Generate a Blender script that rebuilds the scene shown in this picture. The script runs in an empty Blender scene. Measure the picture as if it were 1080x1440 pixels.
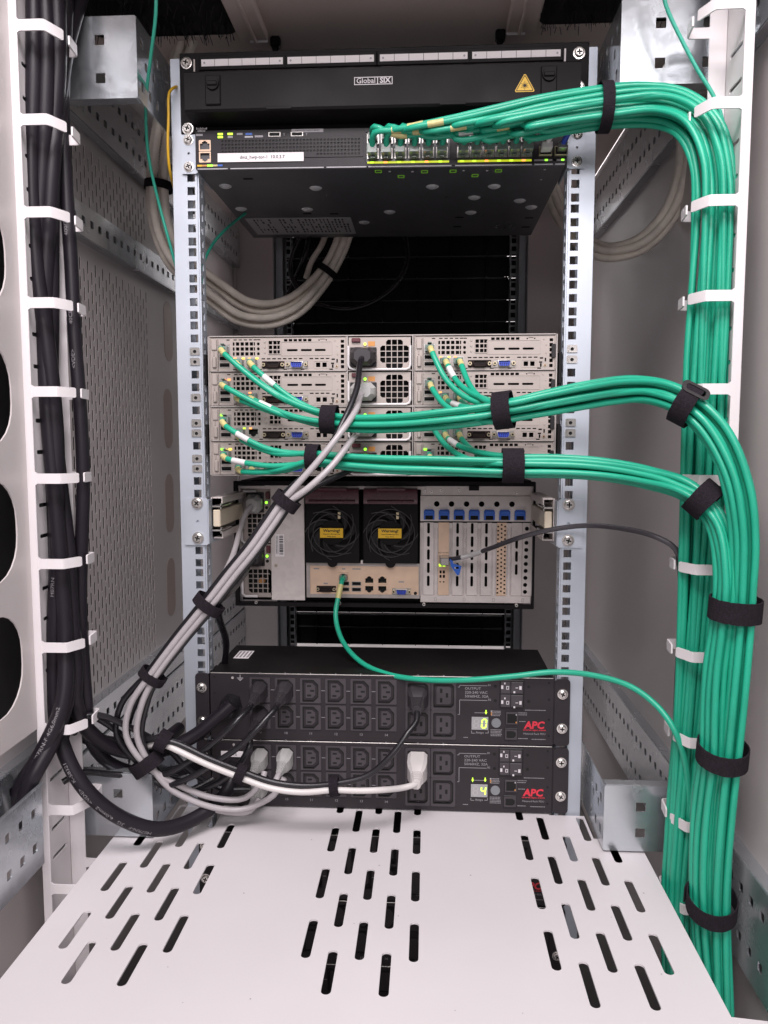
import bpy, math, random
from mathutils import Vector, Matrix
random.seed(11)
sc = bpy.context.scene
COL = sc.collection
MM = .001

# ------------------------------------------------------------------ camera
# lengths below are millimetres: X across the rack, Y into it (0 = face of the
# mounting rails), Z up from the height of the lens
FOCAL, PITCH, YAW, EYE = 1080.0, .0892, .0566, (60.4, -957.9, 0.0)
cam_data = bpy.data.cameras.new('camera')
cam_data.sensor_fit = 'VERTICAL'; cam_data.sensor_height = 36.0; cam_data.lens = 27.0
cam_data.clip_start = .02; cam_data.clip_end = 60
cam = bpy.data.objects.new('camera', cam_data); COL.objects.link(cam)
cam.location = Vector(EYE) * MM
cam.rotation_euler = (math.pi / 2 - PITCH, 0, YAW)
sc.camera = cam

# ------------------------------------------------------------------ world and lamps
world = bpy.data.worlds.new('World'); sc.world = world; world.use_nodes = True
bg = world.node_tree.nodes['Background']
bg.inputs[0].default_value = (.93, .87, .90, 1); bg.inputs[1].default_value = .385

def area(name, loc, target, sx, sy, watts, col):
    l = bpy.data.lights.new(name, 'AREA'); l.shape = 'RECTANGLE'; l.size = sx; l.size_y = sy
    l.energy = watts; l.color = col
    o = bpy.data.objects.new(name, l); COL.objects.link(o)
    o.location = Vector(loc) * MM
    o.rotation_euler = (Vector(target) - Vector(loc)).to_track_quat('-Z', 'Y').to_euler()
    return o
area('ceiling_and_fill_lamp', (100, -820, 1250), (40, -180, -460), 1.5, .34, 16.2, (1, .93, .955))
area('ceiling_and_fill_lamp', (-60, -1180, 1250), (0, 0, -200), .9, .4, 22, (1, .93, .955))
area('ceiling_and_fill_lamp', (250, -3100, 1250), (0, 0, -150), 1.8, .6, 40, (1, .94, .965))  # added frontal fill to brighten the fan server, no known lamp there
area('ceiling_and_fill_lamp', (0, 1750, 1200), (0, 1500, -500), 1.2, .4, 34, (1, .97, .98))
sc.view_settings.view_transform = 'Standard'; sc.view_settings.look = 'None'
sc.view_settings.exposure = 0.0; sc.view_settings.gamma = 1.0

# ------------------------------------------------------------------ pixel ray helpers
def _ray(px, py):
    u = (px - 540) / FOCAL; v = (py - 720) / FOCAL
    ct, st, cp, sp = math.cos(PITCH), math.sin(PITCH), math.cos(YAW), math.sin(YAW)
    f = Vector((-sp * ct, cp * ct, -st)); r = Vector((cp, sp, 0)); d = f.cross(r)
    return f + r * u + d * v
def at(px, py, Y):
    """the point of the plane at depth Y that the photograph shows at px, py"""
    q = _ray(px, py); return Vector(EYE) + q * ((Y - EYE[1]) / q.y)

# ------------------------------------------------------------------ materials
MATS = {}
def mat(name, col, rough=.5, metal=0., bump=0., bscale=900., var=.06, vscale=14., spec=.5, emit=None, power=0., rvar=.08, spangle=0., alpha=None, coat=0., warp=0.):
    m = bpy.data.materials.new(name); m.use_nodes = True; MATS[name] = m
    nt = m.node_tree; b = nt.nodes['Principled BSDF']; N = nt.nodes.new; L = nt.links.new
    b.inputs['Metallic'].default_value = metal
    b.inputs['Specular IOR Level'].default_value = spec
    if coat: b.inputs['Coat Weight'].default_value = coat; b.inputs['Coat Roughness'].default_value = .25
    tc = N('ShaderNodeTexCoord')
    n1 = N('ShaderNodeTexNoise'); n1.inputs['Scale'].default_value = vscale; n1.inputs['Detail'].default_value = 5
    L(tc.outputs['Object'], n1.inputs['Vector'])
    src = n1.outputs['Fac']
    if spangle:
        vo = N('ShaderNodeTexVoronoi'); vo.inputs['Scale'].default_value = 95
        n3 = N('ShaderNodeTexNoise'); n3.inputs['Scale'].default_value = 60
        mx = N('ShaderNodeMix'); mx.data_type = 'RGBA'; mx.inputs[0].default_value = .03
        L(tc.outputs['Object'], n3.inputs['Vector']); L(tc.outputs['Object'], mx.inputs[6]); L(n3.outputs['Color'], mx.inputs[7])
        L(mx.outputs[2], vo.inputs['Vector'])
        sp = N('ShaderNodeSeparateColor'); L(vo.outputs['Color'], sp.inputs[0])
        mm = N('ShaderNodeMix'); mm.data_type = 'FLOAT'; mm.inputs[0].default_value = spangle
        L(n1.outputs['Fac'], mm.inputs[2]); L(sp.outputs[0], mm.inputs[3]); src = mm.outputs[0]
    mr = N('ShaderNodeMapRange'); mr.inputs[3].default_value = 1 - var; mr.inputs[4].default_value = 1 + var
    mr.inputs[1].default_value = .25; mr.inputs[2].default_value = .75
    L(src, mr.inputs[0])
    mul = N('ShaderNodeMix'); mul.data_type = 'RGBA'; mul.blend_type = 'MULTIPLY'; mul.inputs[0].default_value = 1
    mul.inputs[6].default_value = (*col, 1); L(mr.outputs[0], mul.inputs[7]); L(mul.outputs[2], b.inputs['Base Color'])
    r2 = N('ShaderNodeMapRange'); r2.inputs[1].default_value = .25; r2.inputs[2].default_value = .75
    r2.inputs[3].default_value = max(.03, rough - rvar); r2.inputs[4].default_value = min(1, rough + rvar)
    L(src, r2.inputs[0]); L(r2.outputs[0], b.inputs['Roughness'])
    if bump:
        n2 = N('ShaderNodeTexNoise'); n2.inputs['Scale'].default_value = bscale; n2.inputs['Detail'].default_value = 3
        L(tc.outputs['Object'], n2.inputs['Vector'])
        bp = N('ShaderNodeBump'); bp.inputs['Strength'].default_value = bump; bp.inputs['Distance'].default_value = .0006
        L(n2.outputs['Fac'], bp.inputs['Height']); L(bp.outputs['Normal'], b.inputs['Normal'])
    if warp:
        n4 = N('ShaderNodeTexNoise'); n4.inputs['Scale'].default_value = 9; n4.inputs['Detail'].default_value = 1; L(tc.outputs['Object'], n4.inputs['Vector'])
        b4 = N('ShaderNodeBump'); b4.inputs['Strength'].default_value = 1; b4.inputs['Distance'].default_value = warp
        L(n4.outputs['Fac'], b4.inputs['Height']); L(b4.outputs['Normal'], b.inputs['Normal'])
    if emit:
        b.inputs['Emission Color'].default_value = (*emit, 1); b.inputs['Emission Strength'].default_value = power
    if alpha is not None:
        b.inputs['Transmission Weight'].default_value = alpha
    return m
galv = mat('galvanised_steel', (.58, .61, .64), .24, .84, var=.06, spangle=.3, rvar=.05, vscale=9, warp=.0014)
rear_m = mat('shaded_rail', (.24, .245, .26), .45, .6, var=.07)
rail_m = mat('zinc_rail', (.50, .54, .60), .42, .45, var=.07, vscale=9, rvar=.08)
white = mat('white_powder_coat', (.71, .675, .682), .42, bump=.12, bscale=1400, var=.035, vscale=6)
shelf_w = mat('light_grey_powder_coat', (.60, .57, .58), .42, bump=.12, bscale=1400, var=.045, vscale=4)
panel_grey = mat('grey_powder_coat', (.575, .525, .52), .36, bump=.25, bscale=1100, var=.04, vscale=5)
roof_grey = mat('grey_roof_paint', (.80, .69, .64), .5, bump=.2, bscale=1100, var=.05, vscale=4)
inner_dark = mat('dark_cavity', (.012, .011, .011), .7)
black = mat('black_paint', (.009, .0078, .0088), .5, bump=.10, bscale=1500, var=.15, spec=.16)
black_sw = mat('switch_paint', (.072, .072, .080), .33, .0, bump=.05, bscale=1500, var=.12, spec=.5)
pdu_black = mat('pdu_paint', (.026, .0215, .025), .46, bump=.16, bscale=1700, var=.12, spec=.3)
pdu_body = mat('pdu_casing', (.008, .007, .0075), .5, bump=.16, bscale=1700, var=.12, spec=.15)
socket_black = mat('socket_plastic', (.018, .0165, .018), .38, var=.1, spec=.35)
socket_grey = mat('socket_face', (.058, .050, .056), .42, bump=.08, var=.1, spec=.3)
hole_black = mat('hole_black', (.003, .003, .003), .8)
sheet = mat('server_sheet', (.40, .35, .322), .42, .25, bump=.05, bscale=700, var=.07, vscale=30)
sheet2 = mat('server_frame_zinc', (.42, .385, .365), .40, .5, var=.12, spangle=.3)
zinc_warm = mat('bright_zinc_plate', (.66, .60, .575), .40, .25, bump=.04, var=.06, spangle=.35)
peach = mat('port_shield', (.72, .52, .38), .40, .3, var=.08, vscale=60)
chrome = mat('nickel_screw', (.72, .69, .66), .24, .95, var=.1)
brass = mat('zinc_yellow_nut', (.62, .53, .36), .32, .9, var=.12)
steel_port = mat('port_steel', (.45, .43, .41), .33, .8, var=.1)
green = mat('green_jacket', (.013, .35, .215), .38, bump=.16, bscale=420, var=.14, vscale=18, coat=.08)
teal = mat('teal_fibre', (.035, .37, .26), .42, var=.06)
blk_rub = mat('black_rubber_jacket', (.0125, .0100, .0142), .42, bump=.14, bscale=800, var=.14, spec=.3)
blk_cord = mat('black_cord', (.012, .0108, .0135), .30, bump=.05, var=.14, coat=.1, spec=.4)
gry_cord = mat('grey_cord', (.37, .345, .355), .34, bump=.04, var=.05, coat=.15)
wht_cord = mat('white_cord', (.58, .55, .54), .34, bump=.04, var=.05, coat=.15)
gry_plug = mat('grey_plug', (.40, .395, .385), .40, bump=.06, var=.06)
gry_plug2 = mat('green_grey_plug', (.20, .215, .205), .38, bump=.06, var=.06)
wht_plug = mat('white_plug', (.62, .585, .575), .38, bump=.05, var=.05)
dk_cord = mat('dark_grey_cord', (.055, .050, .058), .40, var=.1)
velcro = mat('hook_and_loop', (.015, .0115, .0155), .95, bump=1.0, bscale=1100, var=.65, vscale=700, spec=.2)
beige = mat('ribbed_conduit', (.86, .78, .69), .34, bump=.05, var=.14, vscale=55, coat=.25)
yellow_c = mat('yellow_fibre', (.72, .42, .02), .42)
blue_c = mat('blue_jacket', (.02, .06, .42), .4)
clear_p = mat('clear_plug', (.27, .33, .30), .18, var=.3, vscale=200, alpha=.35)
sleeve_y = mat('yellow_sleeve', (.56, .50, .22), .45, var=.15, vscale=200)
print_f = mat('faint_print', (.24, .225, .24), .5)
dimple_m = mat('highlight_dimple', (.74, .74, .77), .3, .4)  # near-white colour stands in for highlights thrown up by the shelf
sw_face = mat('switch_faceplate', (.020, .0175, .0205), .42, bump=.08, bscale=1500, var=.12, spec=.25)
sleeve_w = mat('white_sleeve', (.66, .64, .64), .4, var=.05)
reflection_m = mat('brown_reflection', (.40, .31, .275), .42, var=.1)  # brown tint of the reflections painted on the perforated wall
paper = mat('white_label', (.86, .81, .82), .5, var=.03)
paper_g = mat('grey_label', (.42, .41, .43), .4, var=.05)
ink = mat('black_ink', (.012, .011, .012), .6)
ink_w = mat('white_print', (.62, .59, .61), .5)
ink_g = mat('grey_print', (.30, .285, .30), .5)
red_i = mat('red_print', (.66, .030, .055), .45)
yellow_l = mat('yellow_label', (.80, .48, .015), .42)
blue_p = mat('blue_plastic', (.025, .115, .50), .36)
vga_b = mat('vga_blue', (.035, .075, .50), .40)
maroon = mat('maroon_plastic', (.085, .022, .034), .28, coat=.2)
maroon_d = mat('maroon_latch', (.10, .02, .028), .4)
fan_b = mat('fan_plastic', (.0065, .0055, .0055), .45, spec=.14)
dsub_k = mat('serial_face', (.016, .009, .008), .5, spec=.2)
legend_g = mat('green_legend', (.12, .30, .02), .5, emit=(.35, .9, .03), power=.22)
fan_g = mat('fan_guard', (.032, .029, .029), .32)
plug_b = mat('plug_rubber', (.034, .030, .034), .4)
orange_l = mat('orange_sticker', (.58, .26, .07), .5)
led_g = mat('green_led', (.2, .7, .05), .4, emit=(.25, 1, .03), power=2.6)
led_y = mat('amber_led', (.8, .5, .05), .4, emit=(1, .62, .06), power=2.6)
led_o = mat('orange_led', (.8, .25, .05), .4, emit=(1, .26, .07), power=2.4)
led_l = mat('lime_led', (.4, .7, .05), .4, emit=(.55, .95, .04), power=1.5)
led_b = mat('lime_bar', (.45, .55, .03), .4, emit=(.50, .55, .01), power=.9)
seg_on = mat('segment_lit', (.4, .8, .05), .4, emit=(.55, 1, .05), power=2.4)
seg_off = mat('segment_dark', (.40, .39, .39), .4)
disp = mat('display_face', (.33, .32, .33), .3)
button_g = mat('grey_button', (.20, .21, .22), .45)
win_lit = mat('reflected_lamp', (.8, .8, .8), .4)
floor_m = mat('floor_tile', (.66, .62, .62), .5, var=.1, vscale=6)
base_m = mat('shade_darkened_base', (.10, .09, .09), .5, var=.1)  # grey darkened in the colour, for the weak light under the shelf
wall_m = mat('aisle_wall_paint', (.85, .83, .82), .6)
brush_m = mat('brush_bristle', (.010, .009, .009), .6, var=.3)

# ------------------------------------------------------------------ mesh helpers
ABS = {}
class MB:
    def __init__(s): s.v = []; s.f = []; s.m = []
    def add(s, vs, fs, mi=0):
        b = len(s.v); s.v += [tuple(v) for v in vs]
        s.f += [tuple(b + i for i in f) for f in fs]; s.m += [mi] * len(fs); return s
    def box(s, x0, x1, y0, y1, z0, z1, c=0., mi=0):
        if x0 > x1: x0, x1 = x1, x0
        if y0 > y1: y0, y1 = y1, y0
        if z0 > z1: z0, z1 = z1, z0
        c = min(c, .45 * min(x1 - x0, y1 - y0, z1 - z0))
        if c <= 0:
            vs = [(x, y, z) for x in (x0, x1) for y in (y0, y1) for z in (z0, z1)]
            return s.add(vs, [(0, 1, 3, 2), (4, 6, 7, 5), (0, 4, 5, 1), (2, 3, 7, 6), (0, 2, 6, 4), (1, 5, 7, 3)], mi)
        vs = []; ix = {}
        for i, x in ((0, x0), (1, x1)):
            for j, y in ((0, y0), (1, y1)):
                for k, z in ((0, z0), (1, z1)):
                    xi = x + c * (1 - 2 * i); yi = y + c * (1 - 2 * j); zi = z + c * (1 - 2 * k)
                    for a, p in enumerate(((x, yi, zi), (xi, y, zi), (xi, yi, z))):
                        ix[i, j, k, a] = len(vs); vs.append(p)
        fs = []
        for a in range(3):
            o = [t for t in range(3) if t != a]
            for e in (0, 1):
                q = []
                for (p, r) in ((0, 0), (1, 0), (1, 1), (0, 1)):
                    t = [0, 0, 0]; t[a] = e; t[o[0]] = p; t[o[1]] = r; q.append(ix[t[0], t[1], t[2], a])
                fl = (e == 1) != (a == 1)
                fs.append(tuple(q) if fl else tuple(q[::-1]))
        for a in range(3):
            o = [t for t in range(3) if t != a]
            for p in (0, 1):
                for r in (0, 1):
                    t = [0, 0, 0]; t[o[0]] = p; t[o[1]] = r
                    t0 = list(t); t1 = list(t); t0[a] = 0; t1[a] = 1
                    fs.append((ix[(*t0, o[0])], ix[(*t1, o[0])], ix[(*t1, o[1])], ix[(*t0, o[1])]))
        for i in (0, 1):
            for j in (0, 1):
                for k in (0, 1): fs.append((ix[i, j, k, 0], ix[i, j, k, 1], ix[i, j, k, 2]))
        return s.add(vs, fs, mi)
    def loft(s, secs, cap0=True, cap1=True, mi=0, closed=True):
        n = len(secs[0]); vs = [p for q in secs for p in q]; fs = []
        for i in range(len(secs) - 1):
            for j in range(n if closed else n - 1):
                k = (j + 1) % n
                fs.append((i * n + j, i * n + k, (i + 1) * n + k, (i + 1) * n + j))
        if cap0: fs.append(tuple(range(n))[::-1])
        if cap1: fs.append(tuple((len(secs) - 1) * n + j for j in range(n)))
        return s.add(vs, fs, mi)
    def cyl(s, p0, p1, r0, r1=None, n=16, mi=0, caps=True):
        p0 = Vector(p0); p1 = Vector(p1); r1 = r0 if r1 is None else r1
        t = (p1 - p0).normalized(); a = t.orthogonal().normalized(); b = t.cross(a)
        ring = lambda p, r: [p + (a * math.cos(2 * math.pi * i / n) + b * math.sin(2 * math.pi * i / n)) * r for i in range(n)]
        return s.loft([ring(p0, r0), ring(p1, r1)], caps, caps, mi)
    def tube(s, pts, r, n=10, mi=0, caps=True, rf=None):
        pts = [Vector(p) for p in pts]; secs = []; a = None
        for i, p in enumerate(pts):
            t = (pts[min(i + 1, len(pts) - 1)] - pts[max(i - 1, 0)]).normalized()
            a = t.orthogonal().normalized() if a is None else (a - t * a.dot(t)).normalized()
            b = t.cross(a); rr = rf(i) if rf else r
            secs.append([p + (a * math.cos(2 * math.pi * k / n) + b * math.sin(2 * math.pi * k / n)) * rr for k in range(n)])
        return s.loft(secs, caps, caps, mi)
    def fill(s, outline, holes, thick, fn, mi=0):
        """flat plate with holes; fn maps (u, v, w) to x, y, z, w running from -thick/2 to thick/2"""
        cu = bpy.data.curves.new('t', 'CURVE'); cu.dimensions = '2D'; cu.fill_mode = 'BOTH' if thick else 'FRONT'; cu.extrude = thick / 2
        for q in [outline] + list(holes):
            sp = cu.splines.new('POLY'); sp.points.add(len(q) - 1); sp.use_cyclic_u = True
            for k, (u, v) in enumerate(q): sp.points[k].co = (u, v, 0, 1)
        return s._curve(cu, fn, mi)
    def ladder(s, u0, v0, u1, v1, h0, h1, zs, hh, thick, fn, mi=0):
        """plate with one column of square holes between u = h0 and h1, centred at the heights zs"""
        t = thick / 2; us = [u0, h0, h1, u1]; e = [v0] + [q for z in zs for q in (z - hh / 2, z + hh / 2)] + [v1]
        P = lambda u, v, w: fn(u, v, w); vs = []; fs = []
        def quad(*p): fs.append(tuple(range(len(vs), len(vs) + 4))); vs.extend(p)
        for i in range(len(e) - 1):
            a, b = e[i], e[i + 1]
            for w in (-t, t):
                for j in range(3):
                    if i % 2 and j == 1: continue
                    quad(P(us[j], a, w), P(us[j + 1], a, w), P(us[j + 1], b, w), P(us[j], b, w))
            if i % 2:
                for u in (h0, h1): quad(P(u, a, -t), P(u, b, -t), P(u, b, t), P(u, a, t))
                for v in (a, b): quad(P(h0, v, -t), P(h1, v, -t), P(h1, v, t), P(h0, v, t))
        for u in (u0, u1): quad(P(u, v0, -t), P(u, v1, -t), P(u, v1, t), P(u, v0, t))
        for v in (v0, v1): quad(P(u0, v, -t), P(u1, v, -t), P(u1, v, t), P(u0, v, t))
        key = {}; ix = []; out = []
        for p in vs:
            k = tuple(round(c, 3) for c in p)
            if k not in key: key[k] = len(out); out.append(p)
            ix.append(key[k])
        return s.add(out, [tuple(ix[i] for i in f) for f in fs], mi)
    def _curve(s, cu, fn, mi):
        o = bpy.data.objects.new('t', cu); me = bpy.data.meshes.new_from_object(o)
        s.add([fn(*v.co) for v in me.vertices], [tuple(p.vertices) for p in me.polygons], mi)
        bpy.data.objects.remove(o); bpy.data.meshes.remove(me); bpy.data.curves.remove(cu); return s
    def text(s, txt, size, fn, mi=0, align='CENTER', width=1., bold=0.):
        cu = bpy.data.curves.new('t', 'FONT'); cu.body = txt; cu.size = size; cu.align_x = align; cu.align_y = 'CENTER'
        cu.resolution_u = 2; cu.offset = bold; cu.fill_mode = 'FRONT'
        return s._curve(cu, lambda u, v, w: fn(u * width, v, w), mi)
    def build(s, name, mats, parent=None, loc=None, angle=35):
        me = bpy.data.meshes.new(name)
        org = Vector(loc) if loc is not None else None
        if org is None: base = ABS[parent.name] if parent else None
        if org is None and parent is None:
            lo = [min(v[i] for v in s.v) for i in range(3)]; hi = [max(v[i] for v in s.v) for i in range(3)]
            org = Vector(((lo[0] + hi[0]) / 2, (lo[1] + hi[1]) / 2, lo[2])); sub = org
        elif org is None: sub = base; org = base
        else: sub = Vector((0, 0, 0))
        me.from_pydata([((v[0] - sub.x) * MM, (v[1] - sub.y) * MM, (v[2] - sub.z) * MM) for v in s.v], [], s.f)
        mats = mats if isinstance(mats, (list, tuple)) else [mats]
        for m in mats: me.materials.append(m)
        if len(mats) > 1: me.polygons.foreach_set('material_index', s.m)
        me.polygons.foreach_set('use_smooth', [True] * len(s.f)); me.set_sharp_from_angle(angle=math.radians(angle))
        me.update(); me.validate()
        return link(bpy.data.objects.new(name, me), org, parent)
def link(o, org, parent=None):
    COL.objects.link(o); ABS[o.name] = Vector(org)
    if parent: o.parent = parent; o.location = (Vector(org) - ABS[parent.name]) * MM
    else: o.location = Vector(org) * MM
    return o
def tag(o, label=None, cat=None, group=None, kind=None):
    if label: o['label'] = label
    if cat: o['category'] = cat
    if group: o['group'] = group
    if kind: o['kind'] = kind
    return o
def thing(name, loc, label, cat, group=None):
    return tag(link(bpy.data.objects.new(name, None), loc), label, cat, group)
def inst(src, loc, parent, deep=False):
    """copy of a part, sharing its mesh; deep: with copies of its children"""
    o = src.copy(); kids = list(src.children) if deep else []; link(o, loc, parent)
    for c in kids: inst(c, Vector(loc) + ABS[c.name] - ABS[src.name], o, True)
    return o
def copy_thing(root, d, label, group=None):
    o = root.copy(); link(o, ABS[root.name] + Vector(d)); o['label'] = label
    o.rotation_euler = root.rotation_euler
    if group: o['group'] = group
    for c in list(root.children): inst(c, ABS[c.name] + Vector(d), o, True)
    return o
def rect(u0, v0, u1, v1): return [(u0, v0), (u1, v0), (u1, v1), (u0, v1)]
def rr(cx, cy, w, h, r, n=4):
    r = min(r, w / 2 - .01, h / 2 - .01); q = []
    for (sx, sy, a0) in ((1, 1, 0), (-1, 1, 90), (-1, -1, 180), (1, -1, 270)):
        for k in range(n + 1):
            a = math.radians(a0 + 90 * k / n)
            q.append((cx + sx * (w / 2 - r) + r * math.cos(a), cy + sy * (h / 2 - r) + r * math.sin(a)))
    return q
def circ(cx, cy, r, n=16): return [(cx + r * math.cos(2 * math.pi * k / n), cy + r * math.sin(2 * math.pi * k / n)) for k in range(n)]
def front(Y): return lambda u, v, w: (u, Y + w, v)          # u across, v up
def side(X): return lambda u, v, w: (X + w, u, v)           # u depth, v up
def flat(Z): return lambda u, v, w: (u, v, Z + w)           # u across, v depth

def catmull(P, step=9.):
    P = [Vector(p) for p in P]; Q = [P[0] * 2 - P[1]] + P + [P[-1] * 2 - P[-2]]; out = []
    for i in range(1, len(Q) - 2):
        p0, p1, p2, p3 = Q[i - 1:i + 3]
        d = [max((b - a).length, 1e-3) ** .5 for a, b in ((p0, p1), (p1, p2), (p2, p3))]
        m1 = (p1 - p0) / d[0] - (p2 - p0) / (d[0] + d[1]) + (p2 - p1) / d[1]
        m2 = (p2 - p1) / d[1] - (p3 - p1) / (d[1] + d[2]) + (p3 - p2) / d[2]
        m1 *= d[1]; m2 *= d[1]
        n = max(2, int((p2 - p1).length / step))
        for k in range(n):
            t = k / n; t2 = t * t; t3 = t2 * t
            out.append(p1 * (2 * t3 - 3 * t2 + 1) + m1 * (t3 - 2 * t2 + t) + p2 * (-2 * t3 + 3 * t2) + m2 * (t3 - t2))
    return out + [P[-1]]
def path(*a): return [at(*p) for p in a]
# ------------------------------------------------------------------ the room outside
b = MB(); b.box(-4000, 4000, -4000, 4000, -1320, -1300); tag(b.build('floor', floor_m), 'grey floor tiles under the open rack cabinet', 'floor', kind='structure')
b = MB(); b.box(-1500, 1500, 1900, 1920, -1300, 1400); tag(b.build('wall', wall_m), 'pale wall of the aisle beyond the cabinet', 'wall', kind='structure')

# ------------------------------------------------------------------ cabinet shell
RZ = 546
def shell(name, label, cat): return thing(name, (0, 0, -1300), label, cat)
left_panel = shell('cabinet_side_panel', 'grey steel side wall perforated with columns of short upright slots', 'side panel')
holes = []
for i in range(27):
    for k in range(32):
        z = -338 + 25 * k + (12.5 if i % 2 else 0)
        if 255 < z + 9 and z < 318: continue
        if z > 395: continue
        holes.append(rr(-14 + 12 * i, z, 4.6, 19, 1.9, 1))
b = MB(); b.fill(rect(-330, -1290, 880, RZ - 1.5), holes, .8, side(-400)); b.build('perforated_sheet', panel_grey, left_panel)
b = MB(); b.box(-432, -430, -330, 880, -1290, RZ - 1.5); b.build('dark_outer_skin', inner_dark, left_panel)  # coloured dark so the slots look dark; also keeps light out
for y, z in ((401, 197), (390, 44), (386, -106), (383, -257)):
    b = MB(); b.fill(rr(y, z, 44, 104, 21, 6), [], .4, side(-399.2)); b.build('oval_reflection', reflection_m, left_panel)  # thin brown ovals painted in place of reflections on the wall
right_panel = shell('cabinet_side_panel', 'plain smooth grey steel side wall behind the green cables', 'side panel')
b = MB(); b.box(400, 402, -330, 880, -1290, RZ - 1.5); b.build('sheet', panel_grey, right_panel)

roof = shell('roof_plate', 'grey roof sheet of the cabinet with two black cable openings', 'roof plate')
b = MB(); b.fill(rect(-399, -235, 399, 880), [rr(-293, -20, 194, 266, 14), rr(299, -20, 194, 266, 14)], 2, flat(RZ)); b.build('roof_sheet', roof_grey, roof)
for sx in (-1, 1):
    b = MB(); b.box(sx * 157 + 3, sx * 196 + 3, -232, 105, RZ - 12, RZ - 1.2, 2); b.box(sx * 172 + 3, sx * 176 + 3, -232, 105, RZ - 16, RZ - 12, .8); b.build('channel', roof_grey, roof)
    b = MB(); b.box(sx * 158 + 3, sx * 182 + 3, 106, 109, RZ - 14, RZ - 4, .5); b.build('channel_lip', white, roof)
    b = MB(); b.box(sx * 150 - 6 + 3, sx * 150 + 7 + 3, 112, 124, RZ - 16, RZ - 2, 2); b.cyl((sx * 150 + 3, 118, RZ - 16), (sx * 150 + 3, 118, RZ - 19), 4); b.build('cage_nut', black, roof)
for sx, nm in ((-1, 'black brush strip in the roof opening above the thick black cables'), (1, 'black brush strip in the roof opening above the green bundle')):
    t = thing('brush_strip', (sx * 290, -20, RZ), nm, 'brush strip', 'brush strips in the roof')
    b = MB(); b.box(sx * 293 - 104, sx * 293 + 104, -170, 136, RZ + 3, RZ + 46, 1); b.build('holder', black, t)
    b = MB()
    for k in range(420):
        x = sx * 293 + random.uniform(-92, 92); y = random.uniform(-148, 108); ln = random.uniform(6, 15)
        dx, dy = random.uniform(-9, 9), random.uniform(-6, 9)
        b.cyl((x, y, RZ + 7), (x + dx, y + dy, RZ + 4 - ln), .7, .4, 3, caps=False)
    for k in range(90):
        y = random.uniform(80, 112); x = sx * 293 + random.uniform(-92, 92)
        b.cyl((x, y, RZ + 7), (x + random.uniform(-6, 6), y + 9, RZ - 3 - random.uniform(0, 9)), .6, .4, 3, caps=False)
    tag(b.build('bristle', brush_m, t), kind='stuff')
for sx, lb in ((-1, 'pale grey rear corner panel beside the dark rear post and beige conduits'), (1, 'pale grey rear corner panel beside the rear post with the bright screw')):
    t = shell('rear_corner_panel', lb, 'rear panel')
    b = MB(); b.box(sx * 262, sx * 399, 876, 880, -1290, RZ - 2); b.build('sheet', panel_grey, t)
    b = MB(); b.box(sx * 392, sx * 399, 866, 875.5, -1290, RZ - 2, 1); b.build('corner_fold', panel_grey, t)
    for z in (205, 225, 340):
        b = MB(); b.box(sx * (345 - (z - 205) * 1.4), sx * (345 - (z - 205) * 1.4 - 9), 872, 876, z, z + 6); b.build('square_hole', hole_black, t)
base = shell('bottom_plate', 'grey bottom plate darkened for shade, seen through the slots of the white shelf', 'cabinet base')
b = MB(); b.box(-399, 399, -320, 880, -792, -790); b.build('sheet', base_m, base)
b = MB(); b.box(-399, 399, 0, 876, -900, -793); b.build('plinth', black, base)

# ------------------------------------------------------------------ galvanised side rails, brackets, mounting rails
def side_rail(X, s, z0, z1, y0, y1, label, rows, lips=True):
    t = thing('side_rail', (X, y0, z0), label, 'side rail', 'galvanised rails along the cabinet sides')
    hs = []
    for r in rows:
        y = y0 + 16
        while y < y1 - 12: hs.append(rr(y, r, 9.5, 9.5, 1, 1)); y += 25
    b = MB(); b.fill(rect(y0, z0, y1, z1), hs, 1.6, side(X)); b.build('web', galv, t)
    if not lips: X += 0
    b = MB(); b.box(X, X + s * 4 if not lips else X - s * 14, y0, y1, z1 - .2, z1 + 1.4, .3); b.build('upper_lip', galv, t)
    b = MB(); b.box(X, X - s * 14, y0, y1, z0 - 1.4, z0 + .2, .3); b.build('lower_lip', galv, t)
    return t
side_rail(-384, 1, 412, 500, -300, 872, 'dark galvanised side rail with two hole rows above the perforated wall', (436, 474))
side_rail(-386, 1, 267, 308, -300, 872, 'narrow galvanised side rail crossing the perforated wall near its top', (288,))
side_rail(-386, 1, -398, -352, -300, 872, 'narrow galvanised side rail under the perforated wall, topmost of two', (-374,))
side_rail(-384, 1, -503, -403, -60, 872, 'galvanised side rail behind the white post, below the narrow one', (-430, -474))
side_rail(-352, 1, -452, -363, -320, -186, 'short bright galvanised rail in front of the white post beside the shelf', (-388, -426), False)
side_rail(386, -1, 408, 510, -300, 872, 'dark galvanised side rail above the grey wall, behind the green bundle', (436, 474))
side_rail(386, -1, -538, -428, -300, 872, 'galvanised side rail beside the green bundle at the shelf edge', (-456, -508))

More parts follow.
